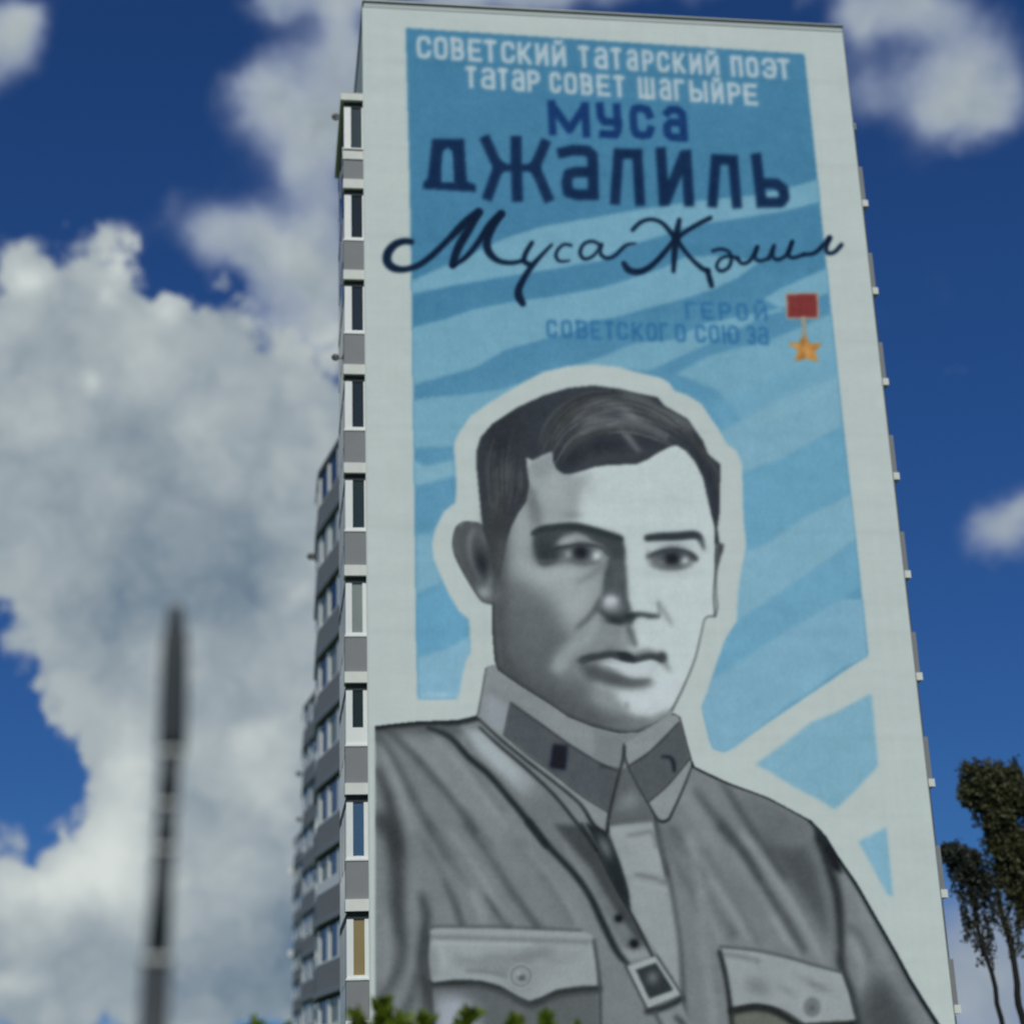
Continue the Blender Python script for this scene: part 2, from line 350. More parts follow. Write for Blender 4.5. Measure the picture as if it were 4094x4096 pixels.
def stroke_cov(P, wd, win, sq=False):
    x0, x1, y0, y1 = win
    cov = np.zeros((y1-y0, x1-x0), np.float32)
    for i in range(len(P)-1):
        a, b = P[i], P[i+1]; w = max(wd[i], wd[i+1])/2+2
        w = w*1.5 if sq else w
        u0 = max(x0, int(min(a[0], b[0])-w)); u1 = min(x1, int(max(a[0], b[0])+w+2)); v0 = max(y0, int(min(a[1], b[1])-w)); v1 = min(y1, int(max(a[1], b[1])+w+2))
        if u1 <= u0 or v1 <= v0: continue
        X, Y = np.meshgrid(np.arange(u0, u1)+.5, np.arange(v0, v1)+.5)
        d = b-a; L2 = d@d+1e-9
        t = np.clip(((X-a[0])*d[0]+(Y-a[1])*d[1])/L2, 0, 1)
        dist = np.hypot(X-a[0]-t*d[0], Y-a[1]-t*d[1])
        cc = np.clip((wd[i]+(wd[i+1]-wd[i])*t)/2-dist+.5, 0, 1)
        if sq:                                               # block lettering: square ends and corners
            L = math.sqrt(L2); n_ = len(P)
            def turn(k):
                if k <= 0 or k >= n_-1: return 90.
                p, q = P[k]-P[k-1], P[k+1]-P[k]
                return math.degrees(math.acos(max(-1, min(1, (p@q)/(np.hypot(*p)*np.hypot(*q)+1e-9)))))
            steep = abs(d[1]) > 2*abs(d[0])
            e0 = wd[i]/2 if turn(i) > 75 and (turn(i) < 106 or steep) else 0; e1 = wd[i]/2 if turn(i+1) > 75 and (turn(i+1) < 106 or steep) else 0
            al = ((X-a[0])*d[0]+(Y-a[1])*d[1])/L; pe = np.abs((X-a[0])*d[1]-(Y-a[1])*d[0])/L
            c2 = np.clip(wd[i]/2-pe+.5, 0, 1)*np.clip(al+e0+.5, 0, 1)*np.clip(L+e1-al+.5, 0, 1)
            cc = np.maximum(c2, cc)
        sub = cov[v0-y0:v1-y0, u0-x0:u1-x0]; np.maximum(sub, cc, out=sub)
    return cov
def stroke(c, pts, w, col, blur=3., alpha=1., smooth=True, part=None):
    P = tr(c, pts); s_ = CROP[c][2]
    wd = np.array(w if hasattr(w, '__len__') else [w]*len(pts), float)/s_*CS
    if smooth:
        Q = cat(np.column_stack([P, wd]), False); P, wd = Q[:, :2], np.abs(Q[:, 2])
    s = blur*CS; win = window(P, wd.max()+3*s+2)
    if win[1] <= win[0] or win[3] <= win[2]: return
    lay(gauss(stroke_cov(P, wd, win, not smooth), s), win, grey(col), alpha, part)
def blob(c, ctr, rx, ry, col, alpha=1., rot=0., part=None):
    P = tr(c, [ctr]); k = CS/CROP[c][2]; rx *= k; ry *= k
    r = max(rx, ry)*2.6; win = window(np.array([[P[0, 0]-r, P[0, 1]-r], [P[0, 0]+r, P[0, 1]+r]]), 1)
    X, Y = np.meshgrid(np.arange(win[0], win[1])+.5-P[0, 0], np.arange(win[2], win[3])+.5-P[0, 1])
    cr, sr = math.cos(R(rot)), math.sin(R(rot))
    a = np.exp(-(((X*cr+Y*sr)/rx)**2+((-X*sr+Y*cr)/ry)**2)).astype(np.float32)
    lay(a, win, grey(col), alpha, part)

# --- blue field with drifting stripes
panel = new_part('blue_field')
PANEL = [(1622, 111), (3216, 215), (3267, 700), (3348, 1500), (3467, 2600), (3484, 2775), (3200, 2960), (2880, 3010), (2400, 2798), (1673, 2798), (1667, 2600), (1650, 1400), (1637, 700)]
poly('X', PANEL, (66, 122, 152), 5, part=panel)
CLIP[0] = np.zeros((CH, CW), np.float32)
_w = window(tr('X', PANEL), 8); CLIP[0][_w[2]:_w[3], _w[0]:_w[1]] = gauss(fill(tr('X', PANEL), _w), 5*CS)
poly('X', [(1500, 1650), (3600, 1250), (3700, 3700), (1500, 3700)], (102, 156, 179), 260, .85)
DK, LT, LT2, DK2 = (65, 122, 153), (111, 160, 178), (123, 167, 183), (102, 156, 179)
poly('X', [(1630, 1130), (1750, 1075), (1900, 1010), (2010, 955), (2170, 905), (2400, 865), (2560, 837), (2770, 805), (3020, 780), (3180, 743), (3290, 710), (3300, 800), (3180, 833), (3100, 850), (2930, 877), (2770, 900), (2670, 935), (2560, 968), (2480, 992), (2400, 1045), (2328, 1053), (2225, 1074), (2120, 1090), (2020, 1106), (1810, 1142), (1640, 1178)], LT, 6)
poly('X', [(1640, 1312), (1780, 1276), (1890, 1238), (2050, 1206), (2190, 1189), (2400, 1152), (2500, 1121), (2640, 1075), (2735, 1030), (2860, 1022), (3040, 1045), (2950, 1110), (2850, 1157), (2740, 1193), (2560, 1240), (2460, 1269), (2355, 1285), (2300, 1325), (2150, 1362), (2020, 1400), (1900, 1470), (1700, 1525), (1640, 1545)], LT, 6)
poly('X', [(3050, 1195), (3130, 1150), (3320, 1065), (3340, 1160), (3200, 1215), (3060, 1245), (2930, 1270), (2810, 1295), (2685, 1360), (2540, 1372), (2400, 1430), (2330, 1450), (2200, 1500), (1990, 1560), (1850, 1580), (1700, 1590), (1640, 1605), (1640, 1790), (1700, 1790), (1810, 1785), (2100, 1520), (2400, 1470), (2540, 1480), (2590, 1485), (2810, 1385), (3070, 1258), (3140, 1245)], LT, 6)
poly('X', [(2700, 1497), (2830, 1425), (2960, 1388), (3070, 1365), (3210, 1305), (3330, 1250), (3360, 1540), (3200, 1640), (3000, 1720), (2870, 1560), (2740, 1510)], LT, 7)
poly('X', [(1640, 1835), (1700, 1865), (1810, 1840), (1820, 1900), (1700, 1935), (1640, 1945)], LT2, 8)
poly('X', [(2850, 1630), (3050, 1520), (3350, 1400), (3350, 1520), (3100, 1640), (2900, 1720)], DK2, 10, .5)
poly('X', [(2860, 1740), (3080, 1615), (3200, 1560), (3360, 1500), (3370, 1705), (3138, 1832), (2960, 1897)], LT2, 9, .85)
poly('X', [(2960, 1900), (3138, 1834), (3370, 1705), (3400, 1978), (3226, 2069), (3079, 2171), (2970, 2215)], DK2, 9, .9)
poly('X', [(2930, 2330), (2970, 2215), (3079, 2171), (3226, 2069), (3410, 1980), (3430, 2150), (3295, 2246), (3134, 2358), (2940, 2480)], LT2, 9, .9)
poly('F', [(-60, 600), (120, 510), (280, 700), (260, 790), (120, 880), (-60, 930)], (99, 156, 183), 9, .9)
poly('F', [(-60, 560), (100, 490), (60, 200), (-60, 200)], LT2, 9, .8)
poly('F', [(-60, 935), (120, 885), (270, 800), (280, 1200), (-60, 1200)], (128, 172, 190), 9, .9)
CLIP[0] = None
# --- white outline round the figure and the panes beside it
poly('X', [(1400, 2800), (1700, 2798), (1850, 2800), (2600, 2900), (2890, 3012), (3650, 2500), (3900, 4320), (1400, 4320)], WHITE, 5, part=0)
pane_pts = [(800, -300), (720, 0), (600, 345), (640, 510), (670, 590), (735, 607), (800, 580), (1000, 420), (1130, 320), (1300, 210), (1450, 100), (1585, 42), (1560, -300)]
poly('H', pane_pts, (120, 166, 185), 6, part=panel)
poly('H', [(920, 680), (1100, 550), (1250, 430), (1400, 370), (1600, 262), (1612, 268), (1650, 690), (1500, 850), (1410, 938), (1380, 945), (1300, 890), (1150, 815), (1000, 720)], (121, 166, 183), 6, part=panel)
poly('J', [(1310, 105), (1475, 20), (1515, 430), (1485, 425)], (123, 168, 186), 6, part=panel)
CLIP[0] = np.zeros((CH, CW), np.float32)
_w = window(tr('X', PANEL), 8); CLIP[0][_w[2]:_w[3], _w[0]:_w[1]] = gauss(fill(tr('X', PANEL), _w), 5*CS)
poly('X', [(2700, 2820), (2853, 2713), (2959, 2645), (3109, 2545), (3258, 2458), (3470, 2330), (3460, 2120), (3295, 2246), (3134, 2358), (2940, 2480), (2700, 2600)], (103, 156, 179), 9)
poly('X', [(2800, 2570), (2940, 2480), (3134, 2358), (3295, 2246), (3440, 2140), (3420, 1975), (3226, 2069), (3079, 2171), (2900, 2250), (2700, 2500)], (122, 167, 184), 9)
CLIP[0] = None
poly('H', [(520, 345), (596, 345), (636, 510), (668, 594), (735, 611), (600, 720), (400, 600)], WHITE, 4, part=0)
outl = new_part('white_outline')
halo = [(x, y) for x, y in [(40, 1150), (60, 1060), (110, 960), (180, 905), (185, 800), (175, 650), (170, 560), (200, 490), (270, 390), (400, 300), (550, 210), (700, 130), (850, 95), (1000, 85), (1150, 100), (1250, 130), (1400, 165), (1450, 195), (1480, 240), (1560, 270), (1640, 320), (1700, 410), (1750, 480), (1790, 560), (1850, 600), (1880, 680), (1885, 800), (1890, 1000), (1905, 1150)]]
halo += [(x, y+891.) for x, y in [(1905, 280), (1880, 400), (1855, 560), (1850, 720), (1780, 830), (1720, 1000), (1680, 1130), (1640, 1230), (1650, 1300), (1680, 1411), (1500, 1600), (200, 1450), (100, 1195), (180, 1190), (205, 1140), (220, 1050), (240, 960), (270, 900), (265, 800), (260, 710), (200, 660), (140, 560), (90, 450), (50, 350)]]
poly('E', halo, WHITE, 5, part=outl)

# --- figure
tun = new_part('tunic'); fac = new_part('face'); har = new_part('hair'); ear = new_part('ear'); colr = new_part('collar')
TUNIC = [(1501, 2905), (1650, 2888), (1830, 2880), (1905, 2862), (1920, 2790), (1940, 2672), (1972, 2660), (2100, 2700), (2300, 2800), (2500, 2830), (2690, 2852), (2720, 2869), (2743, 2957), (2767, 3044), (2777, 3068), (2912, 3132), (3073, 3192), (3248, 3287), (3302, 3345), (3345, 3417), (3425, 3532), (3506, 3673), (3587, 3814), (3641, 3915), (3708, 4023), (3755, 4096), (3830, 4215), (3880, 4320), (1501, 4320)]
poly('X', TUNIC, 118, 4, part=tun)
CLIP[0] = np.zeros((CH, CW), np.float32)
_w = window(tr('X', TUNIC), 8); CLIP[0][_w[2]:_w[3], _w[0]:_w[1]] = gauss(fill(tr('X', TUNIC), _w), 1.)
S = stroke
# left shoulder and sleeve
S('G', [(400, 640), (560, 800), (700, 960), (900, 1180), (1050, 1350)], 150, 132, 40, .6)
S('G', [(300, 640), (500, 620), (700, 700), (820, 860)], 90, 128, 30, .6)
S('G', [(80, 590), (300, 560), (500, 580), (700, 600)], 70, 74, 22, .8)
S('G', [(80, 570), (400, 535), (700, 530), (850, 495)], 40, 54, 8)
S('G', [(100, 640), (180, 720), (260, 860), (360, 1050), (450, 1230), (560, 1400), (640, 1540)], [50, 44, 40, 44, 46, 50, 30], 88, 13, .9)
S('G', [(200, 600), (300, 700), (400, 800), (560, 980), (700, 1150), (820, 1320), (920, 1440)], [40, 40, 44, 46, 46, 50, 50], 84, 13, .9)
S('G', [(150, 760), (240, 980), (330, 1180), (420, 1400)], 40, 132, 16, .6)
S('G', [(105, 880), (170, 1030), (225, 1250), (250, 1480)], [40, 60, 70, 80], 76, 16)
S('I', [(120, -20), (190, 100), (210, 300), (210, 550), (235, 700), (230, 820), (170, 950), (110, 1040)], [110, 100, 90, 80, 60, 50, 44, 40], 76, 20, .95)
S('I', [(105, 500), (110, 700), (110, 900)], 50, 125, 22, .6)
S('I', [(290, 250), (300, 500), (300, 750), (270, 950), (200, 1090)], [50, 50, 44, 40, 40], 130, 20, .55)
S('I', [(350, 420), (380, 560), (360, 700), (350, 850), (380, 1000), (400, 1190), (420, 1400)], [30, 44, 50, 50, 60, 60, 60], 72, 15, .95)
S('I', [(330, 900), (280, 1050), (220, 1190), (180, 1350)], 46, 82, 16, .8)
S('I', [(390, 10), (470, 120), (560, 260), (640, 380)], [40, 44, 44, 20], 92, 14, .8)
S('I', [(620, 0), (760, 180), (880, 370), (960, 500), (1050, 610)], [40, 50, 60, 64, 70], 86, 14, .9)
S('I', [(480, 340), (545, 470), (590, 605)], [14, 34, 40], 86, 10, .85)
S('I', [(720, 420), (790, 510), (860, 605)], [14, 38, 46], 84, 10, .85)
S('I', [(700, 60), (830, 250), (960, 440), (1080, 600)], 34, 136, 14, .6)
S('I', [(450, 60), (600, 300), (720, 560)], 40, 134, 18, .5)
S('I', [(860, 40), (1010, 210), (1130, 400), (1220, 590)], 30, 104, 18, .6)
S('I', [(1180, 420), (1280, 560), (1330, 640)], 60, 128, 22, .5)
for pts_, w_, c_, al_ in (([(520, 640), (640, 760), (780, 930), (930, 1130), (1060, 1300)], 26, 142, .6), ([(620, 660), (760, 820), (900, 1000), (1040, 1200)], 22, 98, .6), ([(330, 640), (470, 800), (600, 960), (740, 1140)], 24, 142, .5), ([(130, 700), (220, 900), (300, 1120), (360, 1330)], 22, 140, .6)):
    S('G', pts_, w_, c_, 12, al_)
for pts_, w_, c_, al_ in (([(330, 60), (430, 220), (520, 380), (560, 480)], 30, 100, .6), ([(520, 40), (660, 240), (780, 440), (860, 590)], 26, 142, .6), ([(980, 150), (1100, 300), (1210, 470), (1280, 600)], 26, 138, .5), ([(1060, 300), (1180, 470), (1250, 600)], 22, 98, .6), ([(640, 400), (690, 500), (720, 600)], 24, 140, .6), ([(900, 480), (960, 560), (990, 610)], 22, 136, .5), ([(150, 560), (150, 800), (120, 960)], 26, 132, .5)):
    S('I', pts_, w_, c_, 12, al_)
# right chest and sleeve
S('H', [(470, 800), (560, 960), (680, 1160), (780, 1337)], 70, 134, 22, .6)
S('H', [(560, 830), (700, 1010), (850, 1200), (940, 1350)], [20, 46, 54, 50], 88, 13, .9)
S('H', [(720, 780), (790, 890), (900, 1060), (1010, 1220), (1090, 1350)], [20, 36, 44, 50, 50], 84, 12, .9)
S('H', [(420, 1050), (520, 1180), (620, 1337)], 40, 90, 14, .8)
S('H', [(380, 1060), (450, 1200), (540, 1337)], 26, 136, 12, .6)
poly('H', [(800, 830), (1000, 900), (1240, 1020), (1270, 1200), (1300, 1400), (1150, 1300), (980, 1120)], 104, 30, .8)
blob('H', (1180, 1160), 110, 70, 116, .7)
poly('J', [(690, 20), (860, 150), (1000, 130), (1060, 250), (1130, 480), (1140, 720), (1050, 560), (900, 330), (780, 150)], 88, 22, .9)
S('J', [(180, 40), (290, 250), (430, 480), (560, 660)], [22, 40, 50, 50], 90, 14, .85)
S('J', [(140, 20), (240, 250), (330, 420)], 30, 92, 14, .7)
S('J', [(490, 10), (620, 160), (740, 360), (900, 600), (985, 750)], [46, 48, 48, 44, 40], 84, 13, .9)
S('J', [(500, 200), (560, 320), (640, 470)], 44, 104, 18, .6)
S('J', [(620, 60), (790, 290), (960, 540), (1120, 810)], [36, 44, 50, 54], 136, 14, .8)
S('J', [(230, 160), (400, 420), (530, 650)], 34, 138, 14, .5)
S('J', [(800, 560), (880, 680), (950, 780)], 26, 134, 10, .7)
for pts_, w_, c_, al_ in (([(300, 120), (440, 330), (560, 520), (660, 690)], 26, 142, .6), ([(400, 160), (520, 360), (640, 560), (720, 720)], 24, 98, .6), ([(560, 150), (680, 330), (800, 540), (890, 710)], 24, 142, .55), ([(880, 330), (980, 500), (1080, 700), (1130, 820)], 24, 98, .6), ([(330, 420), (390, 620), (430, 800), (470, 1000)], 30, 100, .6), ([(380, 400), (440, 560), (490, 700)], 24, 140, .6), ([(1300, 420), (1400, 640), (1500, 860)], 26, 138, .5), ([(1420, 600), (1520, 800), (1620, 1010)], 24, 96, .6)):
    S('J', pts_, w_, c_, 12, al_)
poly('J', [(1040, 0), (1190, 190), (1215, 300), (1140, 260), (1075, 130)], (50, 57, 63), 8)
S('J', [(1075, 80), (1130, 250), (1185, 430), (1200, 650), (1210, 850), (1265, 1010), (1310, 1190), (1340, 1400)], [50, 56, 56, 50, 44, 44, 44, 44], 64, 12)
S('J', [(1050, 130), (1100, 330), (1150, 560), (1170, 760)], 30, 112, 14, .8)
S('J', [(1260, 330), (1340, 520), (1450, 760), (1560, 1000), (1640, 1188)], [60, 70, 70, 60, 60], 124, 22, .85)
S('J', [(1260, 680), (1320, 800), (1335, 960)], [34, 46, 40], 132, 12, .8)
S('J', [(1250, 600), (1330, 680), (1380, 800)], 24, 88, 12, .7)
poly('J', [(1390, 900), (1480, 930), (1580, 1080), (1660, 1250), (1700, 1500), (1380, 1500), (1320, 1150)], 84, 28, .9)
S('J', [(1310, 1060), (1400, 1190)], 60, 92, 24, .6)
S('X', [(2767, 3050), (2777, 3068), (2912, 3132), (3073, 3192), (3248, 3287)], 12, 52, 3.5)
S('X', [(3240, 3285), (3302, 3345), (3345, 3417), (3425, 3532), (3506, 3673), (3587, 3814), (3641, 3915), (3708, 4023), (3755, 4096), (3880, 4320)], [14, 20, 26, 26, 26, 26, 28, 32, 34, 36], (52, 60, 64), 6)
# centre placket
plk = new_part('placket')
poly('I', [(1450, -30), (1735, -30), (1790, 180), (1830, 380), (1880, 640), (1895, 800), (1905, 1060), (1930, 1500), (1880, 1500), (1890, 1000), (1760, 790), (1650, 620), (1590, 520), (1580, 400), (1530, 220), (1470, 30)], 137, 6, part=plk)
poly('H', [(50, 1045), (325, 1005), (350, 1150), (395, 1340), (140, 1340), (90, 1190)], 140, 5, part=plk)
poly('H', [(145, 640), (205, 780), (325, 1003), (50, 1042), (60, 950), (110, 760)], 97, 5, part=plk)
poly('H', [(110, 880), (200, 830), (250, 920), (90, 960)], 122, 16, .8)
S('H', [(60, 1035), (320, 1010)], 20, 92, 7, .9)
S('I', [(1575, 70), (1650, 58), (1715, 48), (1745, 135)], 20, 108, 8, .9)
S('I', [(1640, 165), (1790, 180)], 14, 146, 6, .7)
S('I', [(1620, 300), (1720, 320), (1805, 345), (1800, 240)], 22, 106, 8, .9)
S('I', [(1600, 350), (1720, 375), (1820, 395)], 12, 148, 6, .7)
S('I', [(1740, -20), (1790, 180), (1830, 380), (1875, 640), (1892, 820), (1905, 1060), (1930, 1400)], [18, 20, 22, 24, 26, 30, 30], 88, 8)
S('H', [(325, 1003), (350, 1150), (398, 1340)], 20, 80, 6)
S('I', [(1930, 60), (1990, 300), (2020, 600), (2060, 900), (2080, 1190)], 40, 138, 16, .7)
# strap
strp = new_part('shoulder_strap')
poly('X', [(1845, 2905), (1915, 2900), (1994, 2975), (2102, 3068), (2211, 3171), (2287, 3263), (2342, 3334), (2386, 3400), (2446, 3518), (2500, 3612), (2541, 3686), (2594, 3794), (2608, 3828), (2500, 3850), (2450, 3760), (2400, 3640), (2300, 3500), (2200, 3400), (2120, 3310), (2020, 3190), (1940, 3080), (1870, 2990)], 112, 4, part=strp)
poly('G', [(740, 580), (880, 590), (1010, 720), (1180, 880), (1260, 990), (1180, 1060), (1000, 900), (850, 760)], (148, 160, 162), 14, .95)
poly('G', [(1180, 900), (1320, 1020), (1240, 1130), (1120, 1000)], 126, 22, .8)
poly('I', [(1130, 0), (1300, 10), (1400, 170), (1480, 340), (1560, 480), (1640, 620), (1700, 740), (1600, 650), (1480, 480), (1350, 260), (1220, 110)], 82, 9, .95)
S('I', [(1200, 130), (1320, 330), (1420, 520), (1500, 680), (1570, 790)], [16, 30, 32, 34, 40], 122, 8, .9)
poly('I', [(1540, 740), (1680, 740), (1715, 790), (1580, 815)], 134, 8, .9)
S('G', [(480, 570), (640, 640), (780, 790), (920, 910), (1060, 1070), (1200, 1240), (1350, 1440)], [24, 36, 44, 44, 42, 44, 46], (60, 68, 70), 7)
S('I', [(985, -10), (1100, 130), (1250, 290), (1350, 430), (1430, 600), (1510, 760), (1570, 830)], [40, 36, 36, 38, 40, 36, 26], (60, 68, 71), 7)
poly('I', [(1320, -10), (1450, 40), (1530, 230), (1580, 400), (1592, 515), (1550, 465), (1480, 340), (1400, 160)], (62, 69, 72), 6)
blob('I', (1440, 140), 34, 75, 116, .8, -25)
S('G', [(860, 570), (1000, 700), (1200, 870), (1400, 1060), (1540, 1230), (1640, 1360), (1720, 1480)], [16, 20, 22, 22, 24, 26, 28], 66, 5)
S('I', [(1300, 0), (1390, 155), (1480, 335), (1560, 475), (1620, 585), (1700, 745), (1725, 790)], 13, 60, 5)
blob('I', (1520, 562), 26, 26, (44, 50, 54)); blob('I', (1612, 712), 30, 30, (44, 50, 54))
poly('I', [(1720, 1090), (1880, 1050), (1990, 1260), (2080, 1500), (1900, 1500), (1790, 1250)], 124, 6, part=strp)
S('I', [(1860, 1150), (1900, 1190), (1960, 1300)], 24, 66, 10)
S('I', [(1690, 1115), (1790, 1090), (1895, 1040)], 36, 64, 8)
S('I', [(1730, 1110), (1800, 1260), (1900, 1500)], 20, 84, 7)
buk = new_part('belt_buckle')
poly('I', [(1570, 850), (1740, 788), (1888, 1012), (1690, 1094)], (146, 156, 153), 4, part=buk)
poly('I', [(1622, 868), (1742, 826), (1846, 988), (1702, 1040)], (64, 71, 74), 5)
blob('I', (1722, 915), 36, 40, 112, .8)
S('I', [(1560, 845), (1690, 1104)], 12, 78, 5); S('I', [(1745, 780), (1895, 1010)], 12, 82, 5)
# left pocket
pk = new_part('pocket')
poly('I', [(420, 960), (700, 950), (820, 985), (990, 1070), (1150, 1010), (1395, 980), (1410, 1500), (430, 1500)], 98, 8, part=pk)
poly('I', [(425, 1020), (560, 1010), (680, 1090), (700, 1250), (430, 1300)], (152, 162, 170), 26, .85)
flap = new_part('pocket_flap')
S('I', [(410, 950), (560, 945), (700, 950), (830, 985), (920, 1040), (990, 1072), (1060, 1050), (1150, 1008), (1280, 988), (1400, 980)], 46, 66, 10)
poly('I', [(400, 640), (430, 615), (800, 622), (1310, 640), (1370, 670), (1395, 930), (1398, 960), (1280, 962), (1150, 982), (1060, 1028), (990, 1050), (920, 1020), (820, 960), (700, 928), (560, 922), (420, 942), (392, 920), (385, 800)], 138, 5, part=flap)
S('I', [(410, 610), (800, 612), (1300, 632)], 12, 90, 6)
S('I', [(400, 672), (700, 680), (1350, 702)], 24, 112, 8, .85)
S('I', [(430, 705), (700, 715), (1000, 720)], 14, 150, 6, .8)
S('I', [(560, 810), (700, 830), (850, 870)], 50, 118, 16, .8)
S('I', [(620, 870), (740, 880), (850, 905)], 16, 98, 8, .7)
S('I', [(740, 790), (860, 800), (940, 800)], 40, 116, 14, .7)
S('I', [(960, 790), (1060, 770), (1110, 760)], 50, 112, 16, .8)
S('I', [(1090, 840), (1200, 800), (1300, 790)], 50, 120, 18, .6)
S('I', [(420, 760), (430, 900)], 30, 116, 14, .7); S('I', [(470, 730), (490, 850)], 22, 150, 10, .6)
S('I', [(1372, 690), (1398, 850), (1408, 970), (1412, 1190), (1415, 1500)], 18, 82, 6)
S('I', [(385, 660), (380, 800), (392, 930), (415, 1190), (425, 1500)], 22, 78, 8)
btn = new_part('button')
blob('I', (940, 905), 95, 100, 112, .6)
poly('I', [(940+78*math.cos(t*.393), 905+78*math.sin(t*.393)) for t in range(16)], 136, 4, smooth=True, part=btn)
S('I', [(940+58*math.cos(t*.393), 905+58*math.sin(t*.393)) for t in range(17)], 14, 116, 4)
blob('I', (945, 915), 26, 22, 84, .9); blob('I', (925, 890), 18, 14, 146, .8)
# right pocket
pk = new_part('pocket'); flap = new_part('pocket_flap'); btn = new_part('button')
poly('J', [(550, 1100), (700, 1080), (850, 1110), (980, 1180), (1290, 1165), (1340, 1500), (560, 1500)], (106, 112, 102), 10, part=pk)
S('J', [(560, 1112), (700, 1090), (820, 1115), (930, 1180), (1000, 1210), (1280, 1190)], 44, 54, 8)
poly('J', [(495, 735), (700, 762), (900, 805), (1060, 850), (1210, 888), (1250, 1000), (1292, 1165), (1130, 1172), (990, 1182), (900, 1118), (800, 1076), (700, 1060), (560, 1085), (540, 1000), (520, 870)], 138, 5, part=flap)
S('J', [(490, 730), (700, 750), (900, 795), (1060, 842), (1205, 880)], 14, 92, 5)
S('J', [(510, 775), (640, 795), (720, 815)], 20, 100, 9, .8)
blob('J', (710, 970), 80, 60, 116, .8, 20); blob('J', (1060, 960), 90, 26, 116, .7, 25); blob('J', (880, 990), 60, 24, 122, .7, 30)
S('J', [(485, 760), (520, 900), (545, 1060), (560, 1190), (570, 1400)], 24, 58, 7)
poly('J', [(1035+50*math.cos(t*.393), 1090+58*math.sin(t*.393)) for t in range(16)], 110, 6, smooth=True, part=btn)
blob('J', (1035, 1095), 18, 18, 92, .9)
# collar
poly('G', [(905, 130), (960, 105), (1100, 60), (1500, 230), (1900, 400), (2350, 330), (2060, 800), (1870, 900), (1810, 1190), (1790, 1345), (1720, 1295), (1600, 1140), (1450, 1000), (1300, 880), (1150, 760), (1000, 640), (840, 492), (870, 330)], 126, 4, part=colr)
poly('G', [(890, 330), (1000, 330), (1070, 420), (1030, 600), (960, 580), (870, 470)], (137, 147, 151), 16, .9)
S('G', [(930, 180), (1060, 280), (1250, 400), (1450, 560), (1650, 670), (1850, 760)], 60, 132, 24, .6)
S('G', [(940, 290), (1050, 360), (1200, 470)], 30, 112, 12, .7)
poly('G', [(1085, 388), (1300, 535), (1500, 680), (1690, 800), (1872, 892), (1812, 1190), (1600, 1062), (1400, 905), (1200, 762), (1038, 622)], (88, 95, 98), 5, part=colr)
S('G', [(1090, 392), (1300, 540), (1500, 685), (1690, 803), (1868, 892)], 12, 66, 4); S('G', [(1040, 622), (1200, 764), (1400, 908), (1600, 1065), (1806, 1192)], 12, 68, 4)
S('G', [(1090, 395), (1040, 620)], 9, 84, 4)
poly('G', [(1400, 690), (1508, 705), (1492, 885), (1372, 865)], (42, 49, 60), 7)
S('G', [(1060, 670), (1250, 830), (1450, 990), (1620, 1140), (1740, 1240)], 26, 136, 9, .7)
S('G', [(845, 500), (1000, 645), (1200, 810), (1400, 965), (1600, 1135), (1700, 1290), (1790, 1345)], [14, 18, 20, 20, 24, 26, 22], 62, 5)
S('G', [(905, 130), (880, 290), (850, 470)], 10, 92, 4)
S('G', [(1931, 740), (1880, 900), (1815, 1190), (1800, 1340)], 16, 66, 5)
poly('H', [(-40, 420), (150, 470), (300, 420), (430, 372), (140, 570), (112, 710), (-40, 640)], 120, 6, part=colr)
poly('H', [(140, 560), (300, 470), (430, 375), (475, 400), (510, 530), (545, 660), (540, 700), (430, 960), (400, 1010), (345, 1010), (280, 910), (200, 760), (145, 640)], 130, 4, part=colr)
poly('H', [(168, 692), (300, 600), (470, 430), (482, 440), (530, 640), (400, 800), (280, 905), (215, 800)], (90, 97, 99), 5, part=colr)
S('H', [(170, 690), (300, 602), (468, 432)], 10, 66, 4); S('H', [(532, 645), (400, 802), (282, 905)], 10, 62, 4)
S('H', [(365, 635), (415, 640), (435, 675), (440, 720)], [12, 20, 24, 20], (50, 57, 66), 5)
S('H', [(430, 376), (475, 400), (510, 530), (545, 660), (558, 690)], 13, 60, 4)
S('H', [(545, 690), (490, 830), (430, 960), (400, 1012), (345, 1012), (285, 915), (200, 765), (145, 640), (140, 560)], [10, 12, 14, 18, 18, 14, 12, 14, 12], 68, 4)
S('H', [(145, 575), (130, 680), (60, 950), (40, 1080)], 14, 66, 5)
S('H', [(0, 690), (60, 700), (115, 712)], 12, 66, 5)
CLIP[0] = None

fig = np.isin(lab, [i for i, n in PARTS.items() if n in ('tunic', 'placket', 'shoulder_strap', 'belt_buckle', 'pocket', 'pocket_flap', 'button', 'collar')])
yy = img[fig]@np.array([.3, .59, .11], np.float32)
img[fig] = np.clip(img[fig]+(115+(yy-120)*1.30-yy)[:, None], 26, 205)
tn = np.isin(lab, [i for i, n in PARTS.items() if n in ('tunic', 'pocket_flap', 'shoulder_strap')])
yy = img[tn]@np.array([.3, .59, .11], np.float32)
img[tn] = np.clip(img[tn]+((yy-122)*.12-1)[:, None], 26, 205)
